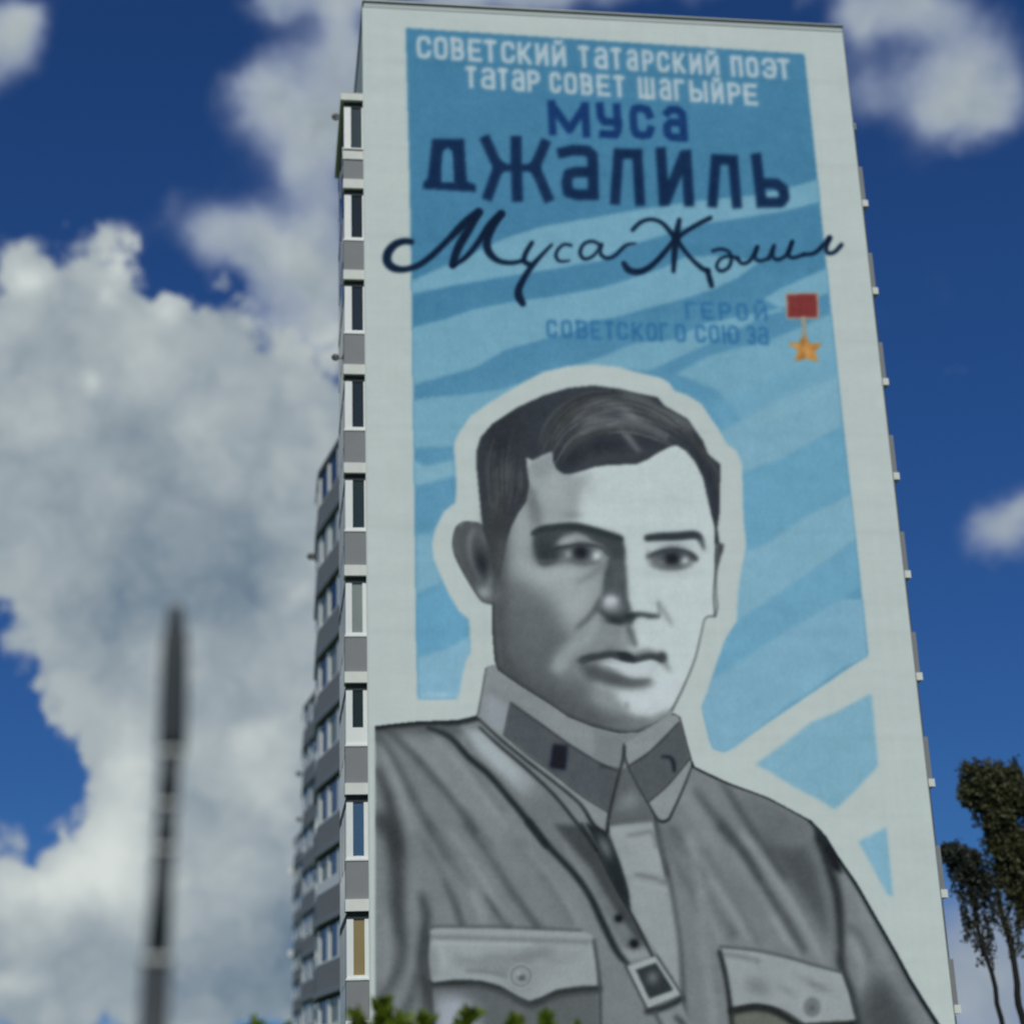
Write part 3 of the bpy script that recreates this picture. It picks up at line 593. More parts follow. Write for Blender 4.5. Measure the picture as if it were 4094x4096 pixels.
# --- head
FACE = [(430, 90), (480, -80), (520, -230), (620, -300), (900, -330), (1490, -340), (1700, -100), (1725, 60), (1735, 200), (1755, 250), (1775, 270), (1745, 370), (1722, 480), (1735, 560), (1722, 685), (1660, 702), (1640, 790), (1600, 950), (1530, 1120), (1470, 1250), (1400, 1310), (1270, 1382), (1150, 1388), (1000, 1350), (850, 1290), (750, 1220), (560, 1100), (430, 1010), (412, 950), (400, 800), (398, 600)]
poly('F', FACE, (177, 190, 188), 3.5, part=fac)
CLIP[0] = np.zeros((CH, CW), np.float32)
_w = window(tr('F', FACE), 8); CLIP[0][_w[2]:_w[3], _w[0]:_w[1]] = gauss(fill(tr('F', FACE), _w), 1.1)
p_ = poly
p_('F', [(430, 0), (640, 150), (920, 150), (1160, 215), (1185, 400), (1200, 600), (1230, 720), (1240, 870), (1100, 900), (1000, 1100), (1130, 1160), (1190, 1240), (1240, 1290), (1400, 1310), (1270, 1400), (400, 1400), (380, 600)], 124, 14)                     # shaded half
p_('E', [(560, 700), (760, 600), (900, 740), (990, 740), (930, 850), (905, 960), (890, 1030), (640, 1060), (500, 1200), (430, 1150)], 138, 16, .95)
blob('E', (760, 850), 90, 120, 150, .8); blob('E', (870, 980), 60, 26, 118, .6)
S('E', [(930, 740), (1000, 780), (960, 850)], 40, 158, 20, .7)
p_('E', [(600, 780), (650, 830), (690, 950), (695, 1050), (620, 1060), (605, 950)], 104, 12, .9)
p_('E', [(620, 650), (700, 625), (755, 600), (770, 700), (700, 760), (640, 760)], 128, 12, .7)
p_('F', [(480, 120), (600, 90), (650, 200), (670, 380), (830, 420), (980, 440), (1060, 420), (1030, 560), (960, 700), (860, 800), (820, 700), (700, 560), (600, 500), (520, 400), (470, 300)], 146, 34, .95)
blob('F', (720, 450), 120, 70, 156, .7, 20); blob('F', (900, 610), 90, 130, 152, .55, 25); blob('F', (850, 430), 120, 40, 160, .6)
blob('F', (540, 260), 60, 130, 138, .5)
p_('F', [(400, 560), (520, 470), (620, 560), (720, 620), (760, 740), (840, 790), (850, 880), (770, 960), (800, 1050), (900, 1060), (1000, 1120), (1000, 1190), (1100, 1260), (1220, 1290), (1400, 1300), (1300, 1400), (400, 1400)], 86, 36, .97)
blob('F', (650, 740), 110, 170, 106, .65); blob('F', (560, 600), 70, 60, 112, .5); blob('F', (800, 960), 60, 70, 122, .5)
p_('F', [(560, 640), (700, 640), (760, 780), (740, 960), (640, 1000), (540, 900)], 98, 40, .5)
p_('F', [(1015, 660), (1060, 750), (990, 850), (900, 910), (850, 980), (800, 1040), (745, 1010), (770, 930), (850, 850), (950, 745)], 138, 14, .95)
p_('F', [(1060, 720), (1190, 730), (1180, 870), (1090, 890), (990, 905), (930, 920), (990, 860)], 122, 14, .9)
S('F', [(1040, 590), (1010, 650), (960, 710), (900, 760)], [24, 30, 26, 18], 78, 9, .9)
S('F', [(440, 600), (450, 800), (470, 960), (560, 1080)], [70, 60, 60, 50], 70, 18, .8)
S('F', [(400, 610), (405, 800), (420, 960), (440, 1010), (560, 1100), (750, 1222), (850, 1290), (1000, 1348), (1150, 1386), (1270, 1380), (1400, 1308), (1470, 1246)], [22, 22, 26, 30, 36, 32, 32, 34, 34, 30, 24, 16], 56, 7)
S('F', [(470, 1000), (600, 1090), (770, 1200), (900, 1270), (1050, 1320)], [50, 50, 50, 50, 40], 72, 22, .7)
# chin
p_('F', [(980, 1120), (1130, 1130), (1200, 1260), (1080, 1240), (980, 1190)], 132, 22, .9)
p_('F', [(1130, 1150), (1230, 1115), (1400, 1060), (1540, 1040), (1480, 1200), (1440, 1260), (1340, 1295), (1250, 1270), (1190, 1220)], (180, 192, 192), 18)
blob('F', (1195, 1225), 20, 30, 128, .7); blob('F', (1280, 1320), 110, 30, 112, .8, -8); blob('F', (1400, 1285), 60, 28, 118, .7, -30)
# nose
p_('F', [(1000, 180), (1165, 215), (1180, 280), (1192, 430), (1200, 580), (1225, 665), (1170, 705), (1080, 705), (1040, 680), (1005, 650), (1050, 560), (1065, 430), (1090, 340), (1060, 255), (960, 205)], (72, 80, 82), 8)
blob('F', (1140, 470), 40, 130, 84, .6)
blob('F', (1103, 608), 50, 44, (172, 181, 183)); blob('F', (1103, 600), 34, 30, (176, 185, 186), .8); blob('F', (1110, 640), 60, 30, 120, .4)
p_('F', [(1040, 660), (1110, 690), (1200, 680), (1245, 690), (1230, 735), (1170, 750), (1100, 725)], (60, 68, 70), 8)
S('F', [(1215, 690), (1280, 680), (1340, 690), (1385, 690)], [42, 28, 32, 20], (60, 69, 71), 7)
S('F', [(1388, 610), (1410, 650), (1440, 700), (1470, 745)], [18, 26, 26, 14], 124, 9, .9)
S('F', [(1380, 610), (1392, 660), (1385, 695)], 14, 96, 7, .7)
blob('F', (1130, 715), 60, 22, (44, 50, 53), .8); blob('F', (1215, 690), 34, 20, (46, 52, 55), .8)
S('F', [(1195, 745), (1220, 790), (1248, 865)], [30, 34, 26], 84, 9, .95)
S('F', [(1180, 750), (1175, 860)], 20, 142, 9, .7)
# mouth
p_('F', [(900, 970), (1010, 975), (1130, 1020), (1230, 1070), (1350, 1075), (1360, 1095), (1290, 1115), (1200, 1122), (1080, 1105), (960, 1060)], 74, 14, .97)
p_('F', [(1010, 962), (1130, 962), (1240, 1000), (1330, 975), (1395, 962), (1340, 1040), (1240, 1052), (1120, 1010)], (162, 171, 172), 8)
p_('F', [(1000, 960), (1110, 965), (1180, 1010), (1100, 1030)], 104, 14, .85)
p_('F', [(905, 965), (940, 930), (1000, 915), (1100, 893), (1190, 903), (1240, 925), (1320, 903), (1390, 915), (1430, 965), (1390, 962), (1340, 945), (1240, 968), (1180, 960), (1100, 938), (1000, 950)], (60, 67, 70), 6)
p_('F', [(940, 930), (1020, 900), (1100, 868), (1185, 880), (1240, 900), (1320, 878), (1400, 905), (1380, 930), (1240, 945), (1100, 915)], 104, 9, .75)
blob('F', (1290, 1012), 80, 26, 182, .7)
S('F', [(925, 958), (1000, 935), (1100, 915), (1190, 930), (1240, 948), (1330, 928), (1415, 945)], [22, 26, 30, 34, 28, 26, 22], (56, 63, 66), 6)
p_('F', [(1130, 905), (1200, 908), (1245, 930), (1240, 962), (1170, 955)], (40, 46, 50), 6, .9)
S('F', [(930, 960), (970, 935), (1000, 930)], 30, 60, 9, .9)
p_('F', [(1040, 968), (1130, 966), (1240, 1002), (1330, 978), (1385, 966), (1330, 1022), (1240, 1034), (1130, 1006)], 176, 6, .9)
S('F', [(1060, 1030), (1150, 1062), (1240, 1082), (1330, 1072)], [26, 34, 36, 24], 80, 9, .85)
blob('F', (1410, 935), 26, 30, 52, .9); blob('F', (935, 952), 30, 20, 62, .8)
S('F', [(1405, 920), (1425, 970), (1455, 1020)], [20, 26, 12], 96, 10, .85); blob('F', (1405, 930), 22, 24, 56, .8)
S('F', [(880, 990), (920, 950)], 26, 96, 12, .7)
# eyes
p_('F', [(640, 190), (700, 160), (870, 150), (960, 165), (1100, 200), (1165, 220), (1185, 330), (1120, 360), (1090, 300), (1040, 262), (980, 240), (900, 225), (800, 250), (750, 290), (790, 340), (760, 372), (690, 382), (650, 280)], (64, 72, 74), 9)
p_('F', [(770, 270), (820, 215), (900, 193), (965, 222), (990, 255), (870, 280)], (146, 153, 153), 10)
p_('F', [(790, 300), (860, 275), (980, 272), (1060, 300), (1070, 345), (1020, 365), (900, 375), (820, 350)], 112, 8)
blob('F', (852, 322), 26, 22, 160, .85); blob('F', (1016, 332), 30, 28, 188, .9)
blob('F', (925, 312), 56, 52, (34, 39, 45)); blob('F', (920, 305), 34, 40, (30, 34, 40), .8)
p_('F', [(645, 225), (760, 262), (835, 300), (805, 350), (700, 388), (655, 340)], (56, 63, 66), 15, .8)
blob('F', (715, 325), 66, 56, (48, 54, 57), .75)
blob('F', (700, 250), 40, 50, (56, 63, 66), .8)
S('F', [(740, 300), (800, 285), (880, 272), (970, 268), (1050, 285), (1085, 330)], [26, 22, 20, 18, 16, 10], (52, 58, 61), 6)
S('F', [(690, 370), (770, 365), (850, 362), (950, 378), (1040, 365)], [30, 20, 14, 16, 10], 84, 8, .9)
S('F', [(1060, 390), (980, 450), (900, 495)], [20, 24, 14], 104, 10, .8)
S('F', [(640, 200), (700, 172), (860, 155), (960, 170), (1090, 208), (1165, 232)], [26, 36, 40, 40, 34, 24], (48, 56, 58), 6)
S('F', [(1320, 226), (1400, 219), (1500, 216), (1590, 208), (1630, 225), (1655, 290)], [42, 50, 52, 50, 40, 14], (52, 60, 64), 6)
blob('F', (1480, 270), 110, 22, 150, .7); S('F', [(1640, 240), (1665, 310)], 20, 140, 10, .6)
p_('F', [(1320, 335), (1400, 308), (1500, 298), (1585, 318), (1612, 350), (1570, 385), (1500, 408), (1420, 412), (1350, 385)], 100, 9)
blob('F', (1408, 362), 26, 24, 148, .85); blob('F', (1535, 362), 32, 26, 196)
blob('F', (1395, 345), 40, 30, 88, .7); blob('F', (1470, 348), 58, 54, (34, 40, 46)); blob('F', (1470, 398), 70, 18, 84, .7); blob('F', (1590, 345), 26, 22, 84, .7); blob('F', (1462, 345), 30, 34, (30, 35, 41), .8)
S('F', [(1325, 335), (1400, 308), (1480, 298), (1560, 312), (1610, 352)], [24, 30, 28, 26, 22], (54, 61, 65), 7)
S('F', [(1345, 385), (1420, 410), (1500, 405), (1580, 380)], [18, 16, 14, 12], 92, 8, .85)
blob('F', (1450, 440), 130, 26, 160, .5)
S('F', [(1330, 300), (1322, 340), (1335, 380)], 14, 112, 8, .7)
CLIP[0] = None
# right cheek contour and far ear
poly('F', [(1735, 250), (1775, 264), (1770, 300), (1748, 360), (1726, 420), (1722, 330)], 70, 5, part=ear)
S('F', [(1708, 60), (1722, 150), (1728, 250), (1726, 400), (1714, 560), (1722, 685)], [8, 12, 14, 14, 10, 12], 78, 4)
S('F', [(1745, 350), (1728, 440), (1728, 560), (1735, 640), (1718, 692)], 9, 84, 4)
S('F', [(1722, 690), (1664, 702), (1640, 790), (1600, 950), (1530, 1120), (1465, 1250)], [12, 9, 9, 10, 11, 14], 88, 4)
# near ear
ear = new_part('ear')
poly('F', [(168, 250), (185, 165), (240, 130), (320, 138), (380, 160), (420, 300), (428, 420), (425, 560), (400, 618), (340, 602), (295, 540), (230, 430), (180, 330)], 82, 4, part=ear)
S('F', [(240, 180), (215, 250), (250, 370), (300, 470)], [24, 30, 26, 20], 72, 10, .8)
S('F', [(290, 170), (262, 250), (280, 360), (325, 470)], [14, 22, 22, 20], 126, 9, .8)
blob('F', (370, 220), 40, 60, 112, .7); blob('F', (385, 470), 24, 90, 128, .6)
blob('F', (335, 370), 50, 95, (40, 46, 51), 1., -12)
blob('F', (350, 550), 46, 44, 138, .85)
S('F', [(320, 140), (240, 132), (188, 165), (168, 250), (182, 330), (232, 432), (296, 540), (342, 600), (400, 616)], [8, 10, 12, 14, 14, 14, 12, 10, 12], 66, 4)
# hair
HAIR = [(335, 1000), (320, 850), (305, 700), (305, 600), (330, 520), (400, 440), (550, 340), (700, 270), (850, 225), (1000, 210), (1150, 230), (1250, 255), (1380, 280), (1420, 330), (1560, 410), (1600, 470), (1650, 540), (1680, 620), (1755, 680), (1750, 800), (1750, 950), (1735, 1060), (1748, 1150), (1722, 1150), (1725, 1060), (1700, 980), (1670, 850), (1650, 760), (1600, 660), (1550, 600), (1490, 565), (1450, 575), (1380, 612), (1320, 650), (1250, 680), (1100, 682), (1000, 695), (950, 712), (870, 735), (820, 735), (780, 710), (760, 660), (755, 600), (700, 622), (640, 655), (600, 640), (605, 700), (618, 800), (600, 900), (550, 970), (510, 1050), (485, 1130), (460, 1250), (440, 1380), (410, 1300), (385, 1180), (350, 1090)]
poly('E', HAIR, (50, 56, 62), 4.5, part=har)
CLIP[0] = np.zeros((CH, CW), np.float32)
_w = window(tr('E', HAIR), 8); CLIP[0][_w[2]:_w[3], _w[0]:_w[1]] = gauss(fill(tr('E', HAIR), _w), 1.3)
blob('E', (450, 480), 110, 160, (40, 45, 51), .8, 30)
S('E', [(480, 700), (450, 830), (420, 960)], 70, 86, 20, .8); S('E', [(560, 760), (590, 860), (560, 960)], 40, 66, 16, .6)
S('E', [(880, 430), (960, 340), (1080, 310), (1180, 350), (1260, 420)], [20, 34, 40, 36, 30], 118, 11, .95)
S('E', [(920, 500), (1000, 430), (1120, 430), (1230, 410), (1330, 460), (1420, 530)], [50, 70, 50, 40, 40, 24], 106, 13, .9)
S('E', [(1160, 460), (1220, 540), (1270, 600)], [30, 34, 20], 110, 8, .9)
S('E', [(1150, 250), (1300, 310), (1400, 380), (1500, 440), (1570, 490)], [30, 50, 54, 44, 24], 96, 13, .9)
S('E', [(1400, 360), (1500, 400), (1590, 460)], 22, 112, 10, .7)
S('E', [(1480, 470), (1580, 560), (1640, 660), (1690, 760)], [30, 40, 36, 30], (44, 50, 58), 10, .8)
S('E', [(800, 380), (900, 300), (1000, 260)], 40, 62, 16, .6)
S('E', [(700, 560), (740, 470), (800, 420)], 26, 68, 12, .6)
blob('E', (1050, 570), 140, 36, (40, 45, 52), .9, -5); blob('E', (870, 640), 70, 60, (38, 44, 50), .9); blob('E', (1340, 520), 60, 50, (44, 50, 57), .9, 20)
S('E', [(900, 700), (1050, 650), (1200, 640), (1330, 600)], 24, 70, 12, .6)
hr = random.Random(12)
def strands(g0, g1, n, lo, hi):
    for _ in range(n):
        u_ = hr.random(); a0, a1 = sorted((hr.random(), hr.random())); a1 = max(a1, a0+.3)
        C_ = [(p[0]+(q[0]-p[0])*u_, p[1]+(q[1]-p[1])*u_) for p, q in zip(g0, g1)]
        D_ = cat(np.array(C_, float), False, 8); k0, k1 = int(a0*(len(D_)-1)), int(min(1, a1)*(len(D_)-1))
        if k1-k0 < 4: continue
        seg = D_[k0:k1+1:3]+np.array([hr.uniform(-6, 6), hr.uniform(-6, 6)])
        S('E', seg, hr.uniform(5, 13), hr.uniform(lo, hi), 3.5, hr.uniform(.25, .55))
strands([(690, 600), (790, 430), (940, 310), (1150, 255), (1400, 340), (1600, 500)], [(800, 690), (900, 560), (1060, 500), (1230, 500), (1380, 540), (1470, 570)], 90, 36, 112)
strands([(640, 620), (700, 450), (800, 330), (950, 250), (1150, 240)], [(760, 640), (820, 480), (930, 350), (1080, 290), (1250, 290)], 40, 34, 84)
strands([(380, 520), (340, 680), (350, 860), (400, 1060)], [(600, 520), (600, 700), (590, 850), (480, 1080)], 50, 34, 86)
strands([(1500, 480), (1620, 620), (1700, 780), (1735, 950)], [(1560, 480), (1660, 600), (1745, 720), (1745, 950)], 24, 34, 80)
S('E', [(1690, 700), (1710, 850), (1725, 980)], 26, (42, 48, 58), 8, .8)
S('E', [(420, 1040), (430, 1150), (440, 1300)], 60, 60, 16, .8)
CLIP[0] = None
S('E', [(425, 1000), (425, 1120), (430, 1230), (440, 1330), (450, 1420)], [130, 120, 96, 70, 50], 56, 20, .95)
S('F', [(470, 250), (470, 400), (450, 560)], [60, 50, 40], 92, 26, .6)
fig = np.isin(lab, [i for i, n in PARTS.items() if n in ('face', 'ear')])
img[fig] = np.clip(128+(img[fig]-127)*1.07, 26, 205)

# --- lettering
GLY = {'С': [[(1, .24), (.88, .05), (.5, 0), (.12, .05), (0, .25), (0, .75), (.12, .95), (.5, 1), (.88, .95), (1, .76)]],
 'О': [[(.5, 0), (.9, .04), (1, .22), (1, .78), (.9, .96), (.5, 1), (.1, .96), (0, .78), (0, .22), (.1, .04), (.5, 0)]],
 'В': [[(0, 0), (0, 1), (.7, 1), (.95, .9), (.95, .62), (.7, .5), (0, .5)], [(0, 0), (.65, 0), (.88, .1), (.88, .38), (.7, .5)]],
 'Е': [[(1, 0), (0, 0), (0, 1), (1, 1)], [(0, .5), (.85, .5)]],
 'Т': [[(0, 0), (1, 0)], [(.5, 0), (.5, 1)]],
 'К': [[(0, 0), (0, 1)], [(1, 0), (.3, .5), (1, 1)], [(0, .5), (.3, .5)]],
 'И': [[(0, 0), (0, 1), (1, 0), (1, 1)]],
 'Й': [[(0, .04), (0, 1), (1, .04), (1, 1)], [(.25, -.24), (.5, -.16), (.75, -.24)]],
 'а': [[(.1, .12), (.3, 0), (.75, 0), (1, .14), (1, 1), (.25, 1), (0, .88), (0, .6), (.25, .46), (1, .46)]],
 'Р': [[(0, 1), (0, 0), (.7, 0), (1, .12), (1, .42), (.7, .55), (0, .55)]],
 'П': [[(0, 1), (0, 0), (1, 0), (1, 1)]],
 'Э': [[(0, .22), (.12, .04), (.5, 0), (.88, .04), (1, .25), (1, .75), (.88, .96), (.5, 1), (.12, .96), (0, .78)], [(.4, .5), (1, .5)]],
 'Ш': [[(0, 0), (0, 1), (1, 1), (1, 0)], [(.5, 0), (.5, 1)]],
 'Г': [[(0, 1), (0, 0), (1, 0)]],
 'Ы': [[(0, 0), (0, 1), (.45, 1), (.65, .88), (.65, .6), (.45, .47), (0, .47)], [(1, 0), (1, 1)]],
 'У': [[(0, 0), (.02, .38), (.2, .55), (1, .55)], [(1, 0), (1, .82), (.85, 1), (.1, 1)]],
 'Ю': [[(0, 0), (0, 1)], [(0, .5), (.38, .5)], [(.7, 0), (.92, .05), (1, .25), (1, .75), (.92, .95), (.7, 1), (.46, .95), (.38, .75), (.38, .25), (.46, .05), (.7, 0)]],
 'З': [[(0, .15), (.25, 0), (.75, 0), (.98, .14), (.98, .36), (.75, .49), (.35, .49)], [(.75, .49), (1, .62), (1, .86), (.75, 1), (.25, 1), (0, .86)]],
 'А': [[(.1, .12), (.3, 0), (.75, 0), (1, .14), (1, 1), (.25, 1), (0, .88), (0, .6), (.25, .46), (1, .46)]],
 'М': [[(0, 1), (0, 0), (.5, .9), (1, 0), (1, 1)]]}
def glyph(ch, xa, xb, ytop, slope, h, th, col, blur, alpha=1.):
    i = new_part('letter')
    lean = ((xa+xb)/2-1301)/(ytop+17940)
    for pl in GLY[ch]:
        P = []
        for u, v in pl:
            x = xa+th/2+u*(xb-xa-th); dv = th/2+v*(h-th)
            P.append((x+lean*dv, ytop+slope*(x-xa)+dv))
        S('X', P, th, col, blur, alpha, smooth=False, part=i)
def line(items, c, ref, slope, h, th, col, blur, alpha=1.):
    """items: (character, crop, x0, x1); ref: (x, y) of the top line in the photograph"""
    for ch, cr, a, b in items:
        x0, _, s = CROP[cr]
        xa, xb = x0+a/s, x0+b/s
        hh = h if not callable(h) else h(xa)
        glyph(ch, xa, xb, ref[1]+slope*(xa-ref[0]), slope, hh, th, col, blur, alpha)
LW = (168, 186, 190)
line([('С', 'K', 145, 280), ('О', 'K', 303, 430), ('В', 'K', 458, 582), ('Е', 'K', 612, 738), ('Т', 'K', 755, 875), ('С', 'K', 912, 1040), ('К', 'K', 1062, 1188), ('И', 'K', 1222, 1342), ('Й', 'K', 1372, 1500),
      ('Т', 'K', 1610, 1715), ('а', 'K', 1755, 1880), ('Т', 'L', 88, 190), ('а', 'L', 230, 336), ('Р', 'L', 370, 480), ('С', 'L', 505, 622), ('К', 'L', 652, 765), ('И', 'L', 800, 915), ('Й', 'L', 945, 1070),
      ('П', 'L', 1175, 1285), ('О', 'L', 1312, 1428), ('Э', 'L', 1458, 1590), ('Т', 'L', 1598, 1715)], None, (1661.6, 139.), .0644, lambda x: 93-.006*(x-1660), 17, LW, 5.5, .95)
line([('Т', 'K', 588, 692), ('а', 'K', 728, 860), ('Т', 'K', 882, 978), ('а', 'K', 1008, 1128), ('Р', 'K', 1148, 1265), ('С', 'K', 1350, 1458), ('О', 'K', 1482, 1602), ('В', 'K', 1632, 1748), ('Е', 'K', 1778, 1900),
      ('Т', 'L', 112, 218), ('Ш', 'L', 335, 490), ('а', 'L', 527, 638), ('Г', 'L', 660, 762), ('Ы', 'L', 800, 968), ('Й', 'L', 998, 1112), ('Р', 'L', 1146, 1268), ('Е', 'L', 1292, 1420)], None, (1859.7, 263.), .0616, 88, 17, LW, 5.5, .95)
DB = (18, 54, 102)
for ch, c, a, b, yt in (('М', 'M', 1335, 1712, 42), ('У', 'N', -42, 182, 62), ('С', 'N', 255, 475, 74), ('а', 'N', 555, 775, 90)):
    x0, y0, s = CROP[c]
    glyph(ch, x0+a/s, x0+b/s, y0+yt/s, .06, 142, 31, DB, 5.5)
DB2 = (15, 41, 74)
def bigletter(polys):
    i = new_part('letter')
    for c, p in polys: poly(c, p, DB2, 6, part=i)
bigletter([('M', [(290, 395), (580, 400), (605, 780), (690, 815), (685, 880), (205, 850), (210, 790), (250, 760)])])
BGI = (67, 123, 153)
poly('M', [(385, 510), (430, 475), (475, 510), (492, 790), (375, 790), (370, 700)], BGI, 5, part=panel)
i_ = new_part('letter')
for pts, w in (([(780, 415), (860, 590), (900, 650)], 95), ([(900, 650), (860, 740), (800, 910)], 95), ([(1052, 420), (1055, 660), (1065, 920)], 102), ([(1310, 450), (1250, 590), (1220, 650)], 95), ([(1220, 660), (1270, 760), (1340, 925)], 95), ([(880, 660), (1240, 660)], 68)):
    S('M', pts, w*.98, DB2, 6, smooth=False, part=i_)
i_ = new_part('letter')
S('M', [(1475, 520), (1560, 500), (1700, 505), (1745, 545), (1750, 640), (1755, 905), (1600, 905), (1525, 880), (1512, 790), (1530, 715), (1600, 698), (1740, 700)], 96, DB2, 6, smooth=False, part=i_)
i_ = new_part('letter')
S('N', [(135, 950), (165, 530), (335, 535), (360, 960)], 92, DB2, 6, smooth=False, part=i_)
i_ = new_part('letter')
S('N', [(550, 520), (580, 960), (600, 950), (760, 545), (780, 545), (805, 965)], 94, DB2, 6, smooth=False, part=i_)
i_ = new_part('letter')
S('N', [(1020, 975), (1050, 582), (1205, 590), (1240, 985)], 90, DB2, 6, smooth=False, part=i_)
i_ = new_part('letter')
S('N', [(1418, 575), (1465, 975), (1640, 975), (1672, 930), (1660, 850), (1600, 805), (1450, 800)], 94, DB2, 6, smooth=False, part=i_)
HB = (40, 100, 145)
line([('Г', 'Q', 945, 1025), ('Е', 'Q', 1048, 1130), ('Р', 'Q', 1160, 1242), ('О', 'Q', 1272, 1345), ('Й', 'Q', 1388, 1470)], None, (2737, 1206), .028, 70, 12, HB, 5.5, .85)
line([('С', 'Q', 52, 122), ('О', 'Q', 148, 218), ('В', 'Q', 245, 322), ('Е', 'Q', 338, 402), ('Т', 'Q', 425, 488), ('С', 'Q', 505, 578), ('К', 'Q', 602, 674), ('О', 'Q', 695, 762), ('Г', 'Q', 778, 835), ('О', 'Q', 878, 948),
      ('С', 'Q', 1008, 1078), ('О', 'Q', 1095, 1165), ('Ю', 'Q', 1182, 1290), ('З', 'Q', 1340, 1398), ('А', 'Q', 1410, 1478)], None, (2183, 1277), .033, 74, 12, HB, 5.5, .85)
# brush signature
SG = (8, 26, 48)
def sig(*strokes):
    i = new_part('signature_letter')
    for c, p, w in strokes: S(c, p, w, SG, 4.5, .97, part=i)
sig(('O', [(278, 322), (220, 318), (150, 345), (98, 410), (95, 478), (145, 525), (230, 535), (340, 500), (450, 418), (560, 310), (680, 190), (800, 92)], [46, 50, 58, 66, 66, 58, 46, 46, 46, 46, 66, 66]),
    ('O', [(800, 100), (720, 230), (640, 370), (598, 500)], [50, 64, 64, 58]), ('O', [(600, 505), (700, 440), (800, 320), (880, 200), (975, 105)], [34, 40, 48, 56, 60]),
    ('O', [(970, 110), (900, 220), (862, 320), (880, 405), (950, 468), (1050, 485), (1140, 468)], [50, 58, 62, 58, 42, 34, 30]))
sig(('O', [(1210, 330), (1162, 410), (1150, 470), (1195, 500)], [34, 36, 38, 40]), ('O', [(1362, 345), (1280, 430), (1210, 510), (1150, 600), (1108, 690), (1112, 750), (1140, 800)], [22, 30, 42, 46, 56, 64, 48]))
sig(('O', [(1512, 350), (1460, 342), (1412, 380), (1395, 430), (1425, 472), (1500, 468)], [24, 22, 24, 26, 22, 14]))
sig(('O', [(1740, 350), (1680, 318), (1610, 340), (1582, 410), (1620, 455), (1690, 425), (1742, 350)], [24, 24, 26, 28, 26, 22, 22]), ('O', [(1750, 340), (1738, 410), (1785, 448), (1850, 430), (1935, 350), (2010, 335)], [24, 28, 28, 26, 26, 14]))
sig(('P', [(250, 230), (310, 172), (390, 148), (470, 172), (530, 232), (590, 310)], [32, 30, 28, 30, 36, 40]), ('P', [(182, 490), (220, 540), (290, 555), (370, 525), (450, 455), (540, 350), (595, 285)], [42, 50, 48, 44, 40, 40, 38]),
    ('P', [(610, 152), (590, 260), (575, 380), (565, 550)], [34, 54, 50, 30]), ('P', [(590, 290), (680, 230), (770, 177), (850, 137)], [40, 32, 34, 34]), ('P', [(590, 310), (650, 390), (720, 470), (790, 530), (832, 545)], [40, 32, 32, 36, 36]), ('P', [(828, 545), (845, 610), (860, 662)], [36, 42, 36]))
sig(('P', [(868, 392), (930, 378), (990, 397), (1012, 450), (990, 520), (930, 548), (898, 510), (930, 452), (1000, 432), (1060, 452)], [26, 24, 24, 26, 26, 26, 24, 22, 24, 26]))
sig(('P', [(1060, 450), (1090, 488), (1140, 480), (1180, 430), (1212, 362)], 27), ('P', [(1212, 362), (1192, 440), (1230, 470), (1300, 450)], 25))
sig(('P', [(1300, 450), (1342, 350), (1330, 430), (1370, 460), (1440, 420), (1482, 322)], 27), ('P', [(1482, 322), (1452, 420), (1490, 446), (1570, 420)], 27))
sig(('P', [(1570, 420), (1650, 410), (1720, 350), (1770, 292)], [26, 30, 34, 36]), ('P', [(1770, 292), (1742, 370), (1760, 410), (1810, 400), (1862, 345)], [36, 34, 30, 30, 32]))
# medal
md = new_part('medal')
poly('Q', [(1594, 82), (1806, 78), (1812, 248), (1598, 252)], (150, 140, 128), 5, part=md)
poly('Q', [(1606, 94), (1794, 90), (1798, 238), (1610, 242)], (116, 50, 48), 5, part=md)
S('Q', [(1708, 250), (1712, 300), (1716, 360)], [34, 22, 26], (150, 142, 118), 5, part=md)
star = [(1714, 352), (1752, 408), (1832, 410), (1782, 455), (1806, 530), (1722, 502), (1655, 522), (1672, 450), (1606, 404), (1684, 402)]
poly('Q', star, (178, 128, 68), 5, part=md)
poly('Q', [(1714, 360), (1718, 445), (1684, 402)], (138, 100, 58), 6, .8); poly('Q', [(1718, 450), (1822, 412), (1782, 455)], (148, 104, 54), 6, .7); poly('Q', [(1718, 450), (1722, 502), (1660, 518)], (140, 98, 52), 6, .8)
blob('Q', (1735, 455), 26, 34, (205, 160, 92), .5); blob('Q', (1660, 420), 26, 14, (204, 158, 90), .5)
blob('G', (560, 330), 100, 20, (160, 190, 200), .5)

rs = np.random.default_rng(2)
tex = gauss(rs.normal(size=(CH, CW)).astype(np.float32), 1.2)*7+gauss(rs.normal(size=(CH, CW)).astype(np.float32), 5)*26+gauss(rs.normal(size=(CH, CW)).astype(np.float32), 18)*60
img += tex[..., None]*np.where(np.isin(lab, [0, outl]), .35, .75)[..., None]
